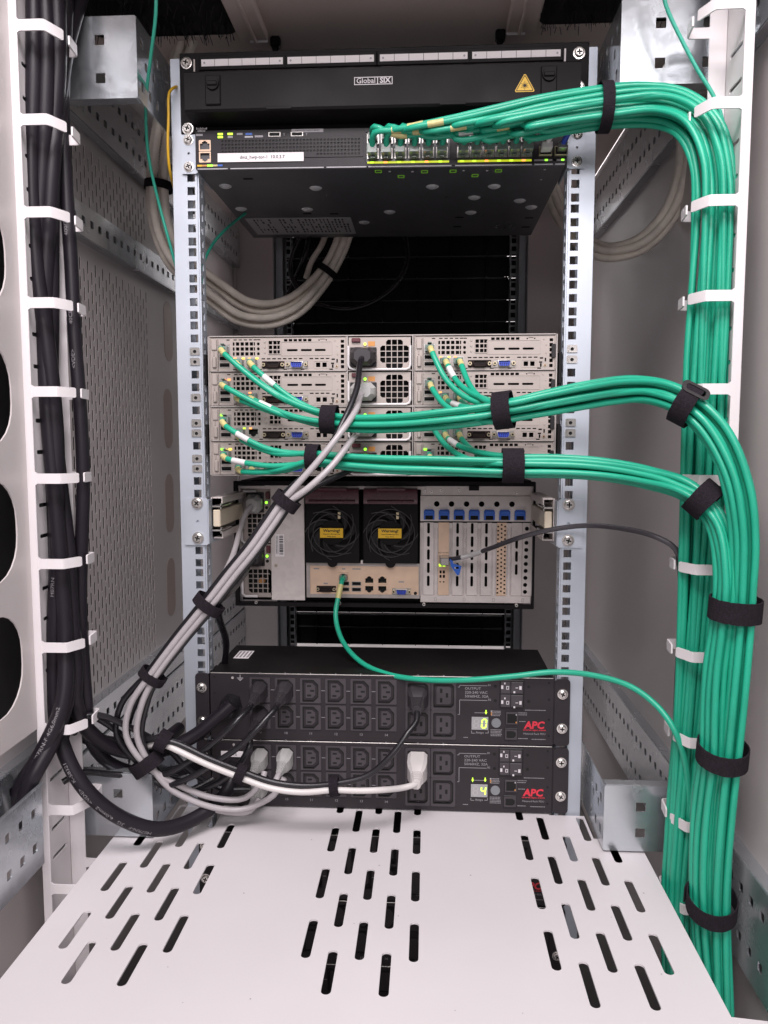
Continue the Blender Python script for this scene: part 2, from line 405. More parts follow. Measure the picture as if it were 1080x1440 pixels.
def bracket(s, z0, z1, y0, label):
    t = thing('corner_bracket', (s * 266, y0, z0), label, 'bracket', 'galvanised brackets holding the mounting rails')
    X = s * 266; X1 = s * 384
    b = MB()
    hs = [rr(X + s * o, z, 11, 11, 1, 2) for o in (42, 92) for z in (z0 + 22, z1 - 25)]
    b.fill(rr((X + X1) / 2, (z0 + z1) / 2, abs(X1 - X), z1 - z0, 2.5), hs, 1.8, front(y0)); b.build('front_plate', galv, t)
    b = MB(); hs = [rr(y0 + o, z, 9, 11, 1, 2) for o in (16, 40, 64) for z in (z0 + 18, z1 - 22)] + [rr(y0 + 28, z0 + 45, 8, 10, 1, 2), rr(y0 + 54, z0 + 45, 8, 10, 1, 2)]
    b.fill(rect(y0 + 1, z0 + .5, 60, z1 - .5), hs, 1.8, side(X + s * .9)); b.build('side_plate', galv, t)
    b = MB(); b.box(X + s * 2, X1, y0 + 1, y0 + 16, z1 - 1.4, z1, .4); b.build('upper_flange', galv, t)
    b = MB(); b.box(X + s * 2, X1, y0 + 1, y0 + 16, z0, z0 + 1.4, .4); b.build('lower_flange', galv, t)
bracket(-1, 386, 474, -75, 'galvanised steel bracket beside the black cables at the roof')
bracket(1, 386, 474, -75, 'galvanised steel bracket above the green bundle at the roof')
bracket(-1, -471, -393, -90, 'galvanised steel bracket behind the thick printed cable at the shelf')
bracket(1, -471, -393, -90, 'galvanised steel bracket on the white shelf beside the green cables')

def head_mesh():
    b = MB(); n = 20
    sec = lambda y, r: [(r * math.cos(2 * math.pi * k / n), y, r * math.sin(2 * math.pi * k / n)) for k in range(n)]
    b.loft([sec(0, 6.6), sec(-.9, 6.6), sec(-1, 5.2), sec(-2.6, 5.0), sec(-3.4, 4.0)], True, False)
    L, w = 2.9, .75
    cross = [(w, w), (L, w), (L, -w), (w, -w), (w, -L), (-w, -L), (-w, -w), (-L, -w), (-L, w), (-w, w), (-w, L), (w, L)]
    b.fill(circ(0, 0, 4.0, n), [cross], .5, lambda u, v, w_: (u, -3.4 + w_, v))
    b.cyl((0, -2.2, 0), (0, -2.1, 0), 3.9, None, n, 1)
    return b
SCREW = None
def screw(x, y, z, parent, s=1.):
    global SCREW
    if SCREW is None:
        SCREW = head_mesh().build('screw', [chrome, hole_black], parent, (x, y, z)); o = SCREW
    else: o = inst(SCREW, (x, y, z), parent)
    o.scale = (s, s, s); o.rotation_euler = (0, random.uniform(0, 3), 0)
    return o

UBASE = -336.5
def hole_rows(z0, z1):
    k = int((z0 - UBASE) // 44.45) - 1; out = []
    while UBASE + 44.45 * k < z1:
        for o in (6.35, 22.225, 38.1):
            z = UBASE + 44.45 * k + o
            if z0 + 8 < z < z1 - 8: out.append(z)
        k += 1
    return out
def mounting_rail(s, Y, d, label, Z0=-780, Z1=463):
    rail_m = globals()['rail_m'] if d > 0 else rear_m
    """s = side, d = +1 when the flange faces the viewer and the legs run away from him"""
    t = thing('mounting_rail', (s * 240 + 2, Y, Z0), label, 'mounting rail', 'square-hole mounting rails of the rack')
    zs = hole_rows(Z0, Z1); f = lambda x: s * x + 2
    b = MB(); U = sorted((f(225), f(255), f(227.7), f(237.3))); b.ladder(U[0], Z0, U[3], Z1, U[1], U[2], zs, 9.6, 2, front(Y + d)); b.build('flange', rail_m, t)
    b = MB(); ya, yb = (Y + 2, Y + 24) if d > 0 else (Y - 24, Y - 2); b.ladder(ya, Z0, yb, Z1, Y + d * 11 - 4.7, Y + d * 11 + 4.7, zs, 9, 1.8, side(f(224.2))); b.build('inner_leg', rail_m, t)
    b = MB(); b.box(f(254), f(256), Y + 2.1 * d, Y + 52 * d, Z0, Z1, .4); b.build('outer_leg', rail_m, t)
    b = MB(); b.box(f(240), f(254), Y + 30 * d, Y + 31.5 * d, Z0, Z1); b.build('inner_web', rail_m, t)
    return t
rail_l = mounting_rail(-1, 0, 1, 'zinc plated mounting rail with square holes beside the perforated wall')
rail_r = mounting_rail(1, 0, 1, 'zinc plated mounting rail with square holes beside the plain grey wall')
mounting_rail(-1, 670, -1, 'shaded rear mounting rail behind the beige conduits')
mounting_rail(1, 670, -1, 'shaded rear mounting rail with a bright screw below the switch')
NUT = None
def cage_nut(x, z, parent):
    global NUT
    if NUT is None:
        b = MB(); b.fill(rr(0, 0, 12.5, 9, 1), [circ(0, -.5, 2.2, 10)], 1.2, lambda u, v, w: (u, w, v)); b.cyl((0, 1, -.5), (0, 1.2, -.5), 3, None, 10, 1)
        b.box(-5.2, -3.4, -1.6, -.7, -3.4, 3.4, .3); NUT = b.build('cage_nut', [chrome, hole_black], parent, (x, -.9, z)); return NUT
    return inst(NUT, (x, -.9, z), parent)
zs = hole_rows(-60, 130)
for k, z in enumerate(zs):
    if k % 3 != 0 and k not in (8,): cage_nut(-230.2, z, rail_l); cage_nut(234.8, z, rail_r)

# ------------------------------------------------------------------ white cable managers with fingers
def cable_manager(s, label, ovals):
    m = lambda x: x if s > 0 else 6 - x
    t = thing('cable_manager', (m(365), -140, -640), label, 'cable manager', 'white cable managers with fingers')
    X = sorted((m(363.5), m(373)))
    fz = [422 - 91.9 * k for k in range(0, 11)]
    b = MB(); b.box(X[0], X[1], -162, -159.6, -640, RZ - 2, .5); b.build('front_strip', white, t)
    hs = [rr(-132, z + 46 + o, 32, 4.5, 2, 3) for z in fz[1:] for o in (-18, 16)]
    hs = [h for h in hs if max(v for u, v in h) < 530 and min(v for u, v in h) > -620]
    b = MB(); b.fill(rect(-159.4, -640, -105, RZ - 2), hs, 1.6, side(m(368))); b.build('web', white, t)
    b = MB(); b.box(m(366.8), m(349), -106.6, -104.6, -640, RZ - 2, .4); b.build('rear_strip', white, t)
    for z in fz:
        for kind in (0, 1):
            P = [(m(364), -160.8), (m(361), -160.8), (m(339.5), -160.8), (m(336.5), -160.2), (m(335), -158.6), (m(327), -141)] if kind == 0 else [(m(351), -105.6), (m(348), -105.6), (m(331), -105.6), (m(328), -106.2), (m(326.5), -108), (m(324.5), -128)]
            h = 5.4; b = MB(); secs = []
            for i, (x, y) in enumerate(P):
                q0 = P[max(i - 1, 0)]; q1 = P[min(i + 1, len(P) - 1)]; dx, dy = q1[0] - q0[0], q1[1] - q0[1]; l = math.hypot(dx, dy); nx, ny = -dy / l * .9, dx / l * .9
                hh = h + (2.2 if i == 0 else 0)
                secs.append([(x + nx, y + ny, z - hh), (x + nx, y + ny, z + hh), (x - nx, y - ny, z + hh), (x - nx, y - ny, z - hh)])
            x, y = P[-1]; xa, ya = P[-2]; l = math.hypot(x - xa, y - ya); ex, ey = (x - xa) / l * 2, (y - ya) / l * 2
            secs.append([(p[0] + ex, p[1] + ey, z + (p[2] - z) * .82) for p in secs[-1]])
            b.loft(secs); b.build('finger', white, t, angle=32)
    if ovals:
        b = MB(); hs = [rr(-246, z, 120, 104, 44, 6) for z in (186 + 137 * k for k in range(-3, 3))]
        b.fill(rect(-318, -312, -162.4, RZ - 2), hs, 1.6, side(m(372.5))); b.build('oval_plate', panel_grey, t)
        b = MB(); b.box(-397, -395, -326, -40, -318, RZ - 3); b.build('gap_shade', inner_dark, t)  # dark sheet stands in for the shaded gap behind the ovals
cable_manager(-1, 'white cable manager post with fingers holding the thick black cables', True)
cable_manager(1, 'white cable manager post with fingers holding the green bundle', False)

# ------------------------------------------------------------------ white slotted shelf
SHELF = -473.5
shelf = thing('slotted_shelf', (0, -250, SHELF - 3), 'white steel shelf with three fields of oblong slots below the power strips', 'shelf')
hs = []
sY = lambda y: (y + 957.9) * 1.022 - 957.9
for cols, even, odd, first in (([-281.3 + 25.05 * j for j in range(5)], (-5.5, -97, -187.5, -279), (-51, -142, -233, -324), 0), ([-50.4 + 25.05 * j for j in range(5)], (-5.5, -97, -187.5, -279), (-51, -142, -233, -324), 0), ([179.5 + 25.05 * j for j in range(5)], (-11.5, -102.5, -193, -283), (-57, -148, -238, -327), 0)):
    for j, x in enumerate(cols):
        for y in (even if j % 2 == 0 else odd):
            y = sY(y)
            if abs(x) > 262 and y > -115: 
                if y > -40: continue
            if y > -30 and abs(x) > 205: continue
            hs.append(rr(x, y, 9, 58.3, 4.4, 5))
out = [(-218, 36), (218, 36), (218, -4), (262, -4), (262, -60), (314, -60), (314, -346), (350, -350), (350, -520), (-350, -520), (-350, -350), (-316, -346), (-316, -60), (-262, -60), (-262, -4), (-218, -4)]
b = MB(); b.fill(out, hs, 1.8, flat(SHELF - .9)); b.build('shelf_plate', shelf_w, shelf)
b = MB(); b.box(-350, 350, -520, -518, SHELF - 34, SHELF - 1.9, .5); b.build('front_lip', shelf_w, shelf)
for s in (-1, 1):
    b = MB(); b.box(s * 314 - 1, s * 314 + 1, -345, -62, SHELF - 26, SHELF - 1.9, .4); b.build('side_lip', shelf_w, shelf)

# ------------------------------------------------------------------ black blanking panels on the rear posts
ORD = 'first second third fourth fifth sixth seventh eighth ninth tenth eleventh twelfth thirteenth fourteenth fifteenth sixteenth seventeenth eighteenth nineteenth twentieth twenty-first'.split()
proto = None
for k in range(21):
    z = 476.2 - 44.45 * (k + 1)
    lb = 'black blanking panel on the rear posts behind the servers, %s from the top' % ORD[k]
    if proto is None:
        proto = thing('blanking_panel', (0, 690, z), lb, 'blanking panel', 'black blanking panels on the rear posts')
        b = MB(); b.box(-264, 264, 690, 693, z + .5, z + 43.9, .8); b.build('plate', black, proto)
        b = MB(); b.box(-222, 222, 676, 689.8, z + 41.2, z + 43.2, .3); b.build('upper_edge', black_sw, proto)
        for x in (-180, -108, -36, 36, 108, 180):
            b = MB(); b.box(x - 1, x + 1, 680, 689.8, z + 2, z + 40.8, .2); b.build('rib', black, proto)
    else: copy_thing(proto, (0, 0 if k < 20 else 3.6, -44.45 * k + (0 if k < 20 else 16.5)), lb)
t = thing('bright_screw', (0, 0, 0), 'small shiny screw on the rear post beside the blanking panels', 'screw')
p = at(712, 390, 664); t.location = p * MM; ABS[t.name] = p
for dx in (-3, 2.4): 
    b = MB(); b.cyl((p.x + dx, p.y, p.z), (p.x + dx, p.y - 3, p.z), 2.3, 1.4, 10); b.build('head', chrome, t)

b = MB()
for px, py in ((640, 1421), (735, 1425), (257, 1410), (352, 1405), (662, 1231), (647, 1180), (560, 1288), (438, 1181), (498, 1299), (533, 1217), (236, 1360), (860, 1290), (930, 1370), (905, 1256), (343, 1256), (150, 1320)):
    g = at(px, py, 0) - Vector(EYE); g = Vector(EYE) + g * (SHELF / g.z); n = 7; r = random.uniform(.5, 1.3)
    b.add([(g.x + r * random.uniform(.5, 1.1) * math.cos(2 * math.pi * i / n), g.y + r * random.uniform(.5, 1.1) * math.sin(2 * math.pi * i / n), SHELF + .15) for i in range(n)], [tuple(range(n))])
tag(b.build('dust_speck', ink_g, shelf), kind='stuff')
# ------------------------------------------------------------------ fibre patch panel
def slab(name, mats, parent, *a, **k):
    b = MB(); b.box(*a, **k); return b.build(name, mats, parent)
pp = thing('fibre_panel', (3, 0, 380), 'black fibre patch panel with white label strips and a yellow laser triangle', 'patch panel')
b = MB(); b.box(-218, 224, 1, 260, 384, 466, .6); b.box(-241, 247, -3, -.6, 374, 468, 1.2); b.build('body', black, pp)
b = MB()
sec = lambda x: [(x, -3.2, 436), (x, -36, 431), (x, -40, 428), (x, -40, 387), (x, -38, 384.4), (x, -3.2, 381.5)]
b.loft([sec(-224), sec(231)]); b.build('front_cover', black, pp, angle=30)
slab('shadow_gap', hole_black, pp, -224, 230, -3.7, -3.1, 436.5, 441)
for k in range(4):
    x0, x1 = (-212.5, -108.5, 1.5, 110)[k], (-113.5, -5, 105, 213)[k]
    h = slab('label_holder', black, pp, x0 - 3, x1 + 3, -8.5, -3.2, 445, 461.5, c=.8)
    w = (x1 - x0) / 6
    for j in range(6): slab('label_slip', paper, h, x0 + w * j + .25, x0 + w * (j + 1) - .25, -9.1, -8.6, 449.2, 457)
    for x in (x0 + 4, x1 - 4): b = MB(); b.cyl((x, -9.2, 453), (x, -9.5, 453), 1.3, None, 8); b.build('pin', paper_g, h)
for x in (-221, 218): slab('edge_clip', paper if x > 0 else chrome, pp, x - 1, x + 1, -9, -3.2, 440, 458, c=.3)
for x, z in ((-232, 456), (-232, 380), (235, 455), (235, 417), (235, 399)): screw(x, -3.1, z, pp, 1.05)
for x in (-190, 195):
    b = MB(); b.box(x - 9, x + 9, -42.5, -40.1, 391, 424, 1); b.cyl((x, -42, 414), (x, -45, 414), 8, 7.2, 20); b.box(x - 6, x + 6, -47, -45.1, 411, 416, 1); b.build('latch', black, pp)
b = MB(); b.box(-128, -98, -42, -40.1, 384.5, 387.5, .5); b.build('hinge_tab', black, pp)
b = MB(); b.box(72, 102, -42, -40.1, 384.5, 387.5, .5); b.build('hinge_tab', black, pp)
# maker's plate: outlined word and reversed word
b = MB(); f = front(-40.35); c = at(525, 113.5, -40.2)
b.fill(rect(c.x - 22, c.z - 4.3, c.x + 22, c.z + 4.3), [rect(c.x - 21.2, c.z - 3.5, c.x + 4.4, c.z + 3.5), rect(c.x + 5.4, c.z - 3.5, c.x + 21.2, c.z + 3.5)], .2, f)
b.text('Global', 8.2, lambda u, v, w: (c.x - 8.5 + u, -40.4, c.z + v), width=1.02, bold=.05)
b.text('SIX', 8.2, lambda u, v, w: (c.x + 13.5 + u, -40.4, c.z + v), width=1.05, bold=.25)
b.build('lettering', ink_w, pp)
c = at(738, 117, -40.2)
tri = lambda r, o: [(c.x + r * math.sin(a) , c.z - 2.6 + r * math.cos(a)) for a in [2 * math.pi / 3 * i + d for i in range(3) for d in (-o, o)]]
b = MB(); b.fill(tri(12.2, .08), [], .25, front(-40.35)); w = b.build('warning_triangle', yellow_l, pp)
b = MB(); b.fill(tri(10.9, .06), [tri(9.7, .05)], .1, front(-40.56)); b.cyl((c.x, -40.5, c.z - 2.6), (c.x, -40.6, c.z - 2.6), 1.5, None, 10)
for k in range(12):
    a = k * math.pi / 6; p = [(c.x + r * math.cos(a + o), c.z - 2.6 + r * math.sin(a + o)) for r, o in ((1.4, .2), (3.7 + (k % 2), .05), (3.7 + (k % 2), -.05), (1.4, -.2))]
    b.add([(u, -40.58, v) for u, v in p], [(0, 1, 2, 3)])
b.build('symbol', ink, w)

# ------------------------------------------------------------------ network switch
SWY, SZ0, SZ1 = -14, 326.5, 372
sw = thing('network_switch', (3, SWY, SZ0), 'dark grey network switch with green cables plugged in and a lit lime strip', 'network switch')
b = MB(); b.box(-220, 221, SWY + 1.5, 293, SZ0, SZ1, .8); b.build('chassis', black_sw, sw)
b = MB(); b.fill(rect(-220, SZ0 + 1.2, 221, SZ1 - .5), [rr(-208.5, 353.5, 14, 10.5, .8, 1), rr(-208.5, 339.8, 14, 10.5, .8, 1)] + [rect(-14.5 + 0, 332.6, 84.5, 367), rect(93, 332.6, 181, 367)], 1.4, front(SWY)); b.build('faceplate', sw_face, sw)
for x0, x1 in ((-218, -184), (-182, -64), (-62, 56), (58, 91), (-13, 86), (92, 181), (185, 218)): pass
for x0, x1 in ((-218, -181), (-178, -65), (-62, -14), (-12, 87), (91, 181), (184, 205.5), (208, 219)): slab('lower_edge_trim', paper_g, sw, x0, x1, SWY - .9, SWY + .4, SZ0 + .2, SZ0 + 1.5, c=.2)
# vent mesh between the console ports and the port bank
b = MB(); hs = [rect(-188 + 4.1 * i, 341 + 4.1 * k, -185.6 + 4.1 * i, 343.4 + 4.1 * k) for i in range(41) for k in range(5) if not (k == 0 and 2 < i < 28)]
b.fill(rect(-190, 339, -18, 362.5), hs, .8, front(SWY - 1.2)); b.build('vent_mesh', sw_face, sw)
slab('vent_recess', inner_dark, sw, -189.5, -18.5, SWY - .75, SWY - .72, 339.5, 362)
RJ = {}
def rj45(x, y, z, parent, flip=False, shield=peach, s=1., key='a'):
    """one socket: shield frame, dark mouth with a stepped key"""
    if key not in RJ:
        q = [(-5.8, -4.6), (5.8, -4.6), (5.8, 2.3), (3.2, 2.3), (3.2, 4.2), (1.7, 4.2), (1.7, 5.2), (-1.7, 5.2), (-1.7, 4.2), (-3.2, 4.2), (-3.2, 2.3), (-5.8, 2.3)]
        b = MB(); b.fill(rr(0, 0, 14.4, 12.6, .6, 1), [q], 1.0, lambda u, v, w: (u, w, v)); b.box(-5.8, 5.8, 8, 8.3, -4.6, 5.2, mi=1)
        b.loft([[(u, .4, v) for u, v in q], [(u, 8, v) for u, v in q]], False, False, 1)
        for k in range(8): b.box(-3.9 + k * 1.1, -3.5 + k * 1.1, 1.5, 6, -4.3, -3.7, mi=2)
        RJ[key] = b.build('network_port', [shield, hole_black, brass], parent, (x, y, z)); o = RJ[key]
    else: o = inst(RJ[key], (x, y, z), parent)
    o.scale = (s, s, s); o.rotation_euler = (0, math.pi if flip else 0, 0); return o
rj45(-208.5, SWY - .6, 354.5, sw, False); rj45(-208.5, SWY - .6, 341.2, sw, True)
for k, m_ in enumerate((yellow_l, orange_l, led_g, sleeve_y, blue_p)): slab('colour_bar', m_, sw, -218 + 6.2 * k, -212 + 6.2 * k, SWY - 1.2, SWY - .7, 330.2, 332.2)
for x, z in ((-189.5, 367.4), (-177.5, 367.4), (-189.5, 363.9)): slab('status_light', led_l, sw, x - 3.2, x + 3.2, SWY - 1.3, SWY - .6, z - 1.2, z + 1.2, c=.3)
for x, z, w, m_ in ((-166, 367.2, 7, ink_g), (-177.5, 363.9, 6, ink_g), (-155, 363.6, 10, paper_g), (-143, 364, 10, ink_g), (-155, 367, 8, blue_p), (-215, 366.8, 8, ink_g)): slab('print_mark', m_, sw, x - w / 2, x + w / 2, SWY - .95, SWY - .68, z - 1.1, z + 1.1)
b = MB(); c = at(283, 184.5, SWY - .9)
for k in range(9): b.box(c.x - 6 + k * 1.5, c.x - 5.5 + k * 1.5, SWY - 1, SWY - .8, c.z + .6, c.z + 2 + (1.2, .4, 0)[k % 3 if k < 5 else (8 - k) % 3])
b.text('CISCO', 2.8, lambda u, v, w: (c.x + u, SWY - .95, c.z - 1.2 + v), width=1.15, bold=.05)
b.build('emblem', ink_w, sw)
for x in (-124, -97):
    u = slab('usb_port', steel_port, sw, x - 7.6, x + 7.6, SWY - 1.2, SWY + .5, 363.2, 368.8, c=.4)
    slab('slot', hole_black, u, x - 6.2, x + 6.2, SWY - 1.5, SWY - 1.3, 364.2, 367.8)
    b = MB(); b.text('Y', 4.2, lambda u, v, w: (x + 11.5 + u, SWY - .95, 365.6 + v)); b.build('mark', ink_g, u)
b = MB(); c = at(432, 184.3, SWY - .9); b.box(c.x - 19, c.x + 19, SWY - 1, SWY - .75, c.z - 1.9, c.z + 1.9); n = b.build('model_badge', ink_g, sw)
b = MB(); b.text('CATALYST 2960-X SERIES', 2.6, lambda u, v, w: (c.x + u, SWY - 1.15, c.z + v)); b.build('lettering', ink, n)
c = at(366.5, 222.5, SWY - .9)
lab = slab('label_tape', paper, sw, c.x - 52, c.x + 52, SWY - 2, SWY - 1.62, c.z - 5.2, c.z + 5.2, c=.15)
b = MB(); b.text('dmz_hwp-tor-1  10.0.3.7', 5.4, lambda u, v, w: (c.x + 2 + u, SWY - 2.15, c.z + v), width=1.0, bold=.06); b.build('lettering', ink, lab)
SWPORT = []
for blk, x0 in ((0, -6.2), (1, 100.2)):
    step = 16.3 if blk == 0 else 14.9
    for i in range(6):
        x = x0 + i * step
        rj45(x, SWY - .2, 359.2, sw, False, steel_port, .98, 'b'); rj45(x, SWY - .2, 342.5, sw, True, steel_port, .98, 'b')
        SWPORT.append((x, 359.5, 'upper', blk * 6 + i)); SWPORT.append((x, 341.2, 'lower', blk * 6 + i))
for x0, x1 in ((-13, 84), (94, 180.5)): 
    s_ = slab('status_bar', led_b, sw, x0, x1, SWY - 1.4, SWY - .6, 330.8, 333.2, c=.5)
    for k in range(6):
        x = x0 + (x1 - x0) * (k + .35) / 6; slab('status_light', led_l if (k * 7 + int(x0)) % 3 else led_o, s_, x - 2, x + 2, SWY - 1.7, SWY - 1.45, 331, 333)
for x in (197.5, 225.5 - 9): 
    s_ = slab('status_bar', ink_g, sw, x - 14 if x < 200 else x - 12, x + 12 if x < 200 else x + 3, SWY - 1.2, SWY - .7, 331, 332.8); slab('status_light', led_g, s_, x - 1.6, x + 1.6, SWY - 1.6, SWY - 1.25, 331, 332.8)
# uplink cages
for x in (196, 214):
    b = MB(); b.box(x - 7.6, x + 7.6, SWY - 5, SWY + .8, 336, 346.5, .4); b.box(x - 6.4, x + 6.4, SWY - 5.3, SWY - 5.1, 337, 345.3, mi=1); b.build('uplink_module', [brass, hole_black], sw)
# embossed dimples, vents and legend on the underside
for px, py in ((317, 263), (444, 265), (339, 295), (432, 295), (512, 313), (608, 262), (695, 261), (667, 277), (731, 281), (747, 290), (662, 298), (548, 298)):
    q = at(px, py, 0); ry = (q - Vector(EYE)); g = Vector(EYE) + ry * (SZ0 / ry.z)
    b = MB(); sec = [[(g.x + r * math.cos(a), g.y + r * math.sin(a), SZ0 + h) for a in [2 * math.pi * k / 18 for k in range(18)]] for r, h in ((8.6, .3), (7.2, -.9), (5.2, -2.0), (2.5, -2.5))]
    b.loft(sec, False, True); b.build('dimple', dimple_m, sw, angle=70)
for px, py in ((432, 301), (358 + 112, 301), (646, 305), (643, 318), (744, 305), (739, 318), (349, 252.5)):
    q = at(px, py, 0); ry = (q - Vector(EYE)); g = Vector(EYE) + ry * (SZ0 / ry.z)
    slab('slot', hole_black, sw, g.x - 6, g.x + 6, g.y - 3, g.y + 3, SZ0 - .25, SZ0 - .1)
def under(px, py): 
    ry = at(px, py, 0) - Vector(EYE); return Vector(EYE) + ry * (SZ0 / ry.z)
for px, py in ((532, 241), (597, 241), (637, 240), (701, 239), (564, 248), (668, 246)):
    g = under(px, py); b = MB(); b.fill(rr(g.x, g.y, 8, 9, .8, 1), [rr(g.x, g.y, 6.4, 7.2, .5, 1)], .2, flat(SZ0 - .2)); b.build('port_legend', legend_g, sw)
for px, py in ((548, 241), (580, 241), (652, 239), (685, 239), (761, 251), (766, 237)):
    g = under(px, py); b = MB(); b.cyl((g.x, g.y, SZ0 - .1), (g.x, g.y, SZ0 - .4), 1.5, None, 8); b.build('rivet', ink_w, sw)
a0, a1 = under(360, 318), under(480, 318)
g = slab('rating_label', paper_g, sw, under(352, 318).x, under(497, 318).x, under(420, 307).y, under(420, 330).y, SZ0 - .35, SZ0 - .15)
b = MB(); x0, x1, y0, y1 = under(362, 318).x, under(494, 318).x, under(420, 308.5).y, under(420, 328).y
for k in range(26):
    x = x0 + (x1 - x0) * k / 26
    if k in (5, 6, 11): continue
    for j in range(6):
        if random.random() < .8: y = y0 + (y1 - y0) * j / 6; b.box(x, x + random.uniform(1.4, 3), y, y + (y1 - y0) / 8, SZ0 - .5, SZ0 - .4)
b.build('lettering', ink, g)
for s, xs in ((-1, -232), (1, 235)):
    b = MB(); x0, x1 = sorted((xs - s * 10, xs + s * 9)); b.fill(rr((x0 + x1) / 2, 349, x1 - x0, 46, 1.5), [circ(xs, 350, 1.5, 8)], 2, front(-2.2))
    b.box(xs - s * 9.5, xs - s * 11.5, -3, 60, 327, 371, .3); b.build('rack_ear', rail_m, sw)
    for z in (365.5, 334): screw(xs, -3.2, z, sw, .95)
sw.rotation_euler = (0, .006, 0)

# ------------------------------------------------------------------ two-unit servers with four nodes each
TY = 10
PR = {}
def part(key, name, mats, parent, loc, fn, rot=None):
    if key not in PR: b = MB(); fn(b); PR[key] = b.build(name, mats, parent, loc); o = PR[key]
    else: o = inst(PR[key], loc, parent)
    if rot: o.rotation_euler = rot
    return o
def dsub(parent, x, y, z, kind):
    """nine or fifteen pin socket: trapezoid shell, face and two hex nuts"""
    col = vga_b if kind == 'vga' else dsub_k
    def fn(b):
        w = 8.0 if kind == 'vga' else 8.6
        q = lambda k, y: [(-w * k, y, 3.6 * k), (w * k, y, 3.6 * k), (w * k - .6, y, -1), (w * k - 1.8, y, -3.8 * k), (-w * k + 1.8, y, -3.8 * k), (-w * k + .6, y, -1)]
        b.loft([q(1, 0), q(1, -5), q(.9, -5.2)], False, False, 0); b.loft([q(.9, -5.2), q(.9, -3.4)], False, True, 1)
        for r in range(3 if kind == 'vga' else 2):
            for k in range(5): b.box(-5 + k * 2.3 + r * .4 - .55, -5 + k * 2.3 + r * .4 + .55, -3.8, -3.5, 1.8 - r * 2 - .5, 1.8 - r * 2 + .5, mi=3)
        b.box(-w - 5.6, w + 5.6, -.8, 0, -4.6, 4.6, .5, 0)
        for s in (-1, 1):
            b.cyl((s * (w + 3.4), -.8, 0), (s * (w + 3.4), -4.2, 0), 2.5, None, 6, 2); b.cyl((s * (w + 3.4), -4.25, 0), (s * (w + 3.4), -4.4, 0), 1.3, None, 8, 3)
    return part('d' + kind, 'vga_port' if kind == 'vga' else 'serial_port', [steel_port if kind == 'vga' else dsub_k, col, brass, hole_black], parent, (x, y, z), fn)
def usb(parent, x, y, z):
    def fn(b):
        b.fill(rr(0, 0, 14, 6.2, .6, 1), [rr(0, 0, 12.4, 4.6, .3, 1)], .9, lambda u, v, w: (u, w - .3, v)); b.box(-6.2, 6.2, 3, 3.2, -2.3, 2.3, mi=1); b.box(-5, 5, .2, 3, .1, 1.3, mi=1)
    return part('usb', 'usb_port', [steel_port, hole_black], parent, (x, y, z), fn)
def led(parent, x, y, z, m, w=2.4, h=1.8, name='status_light'):
    return part('led' + m.name + str(w), name, m, parent, (x, y, z), lambda b: b.box(-w / 2, w / 2, -.5, .2, -h / 2, h / 2, .2))
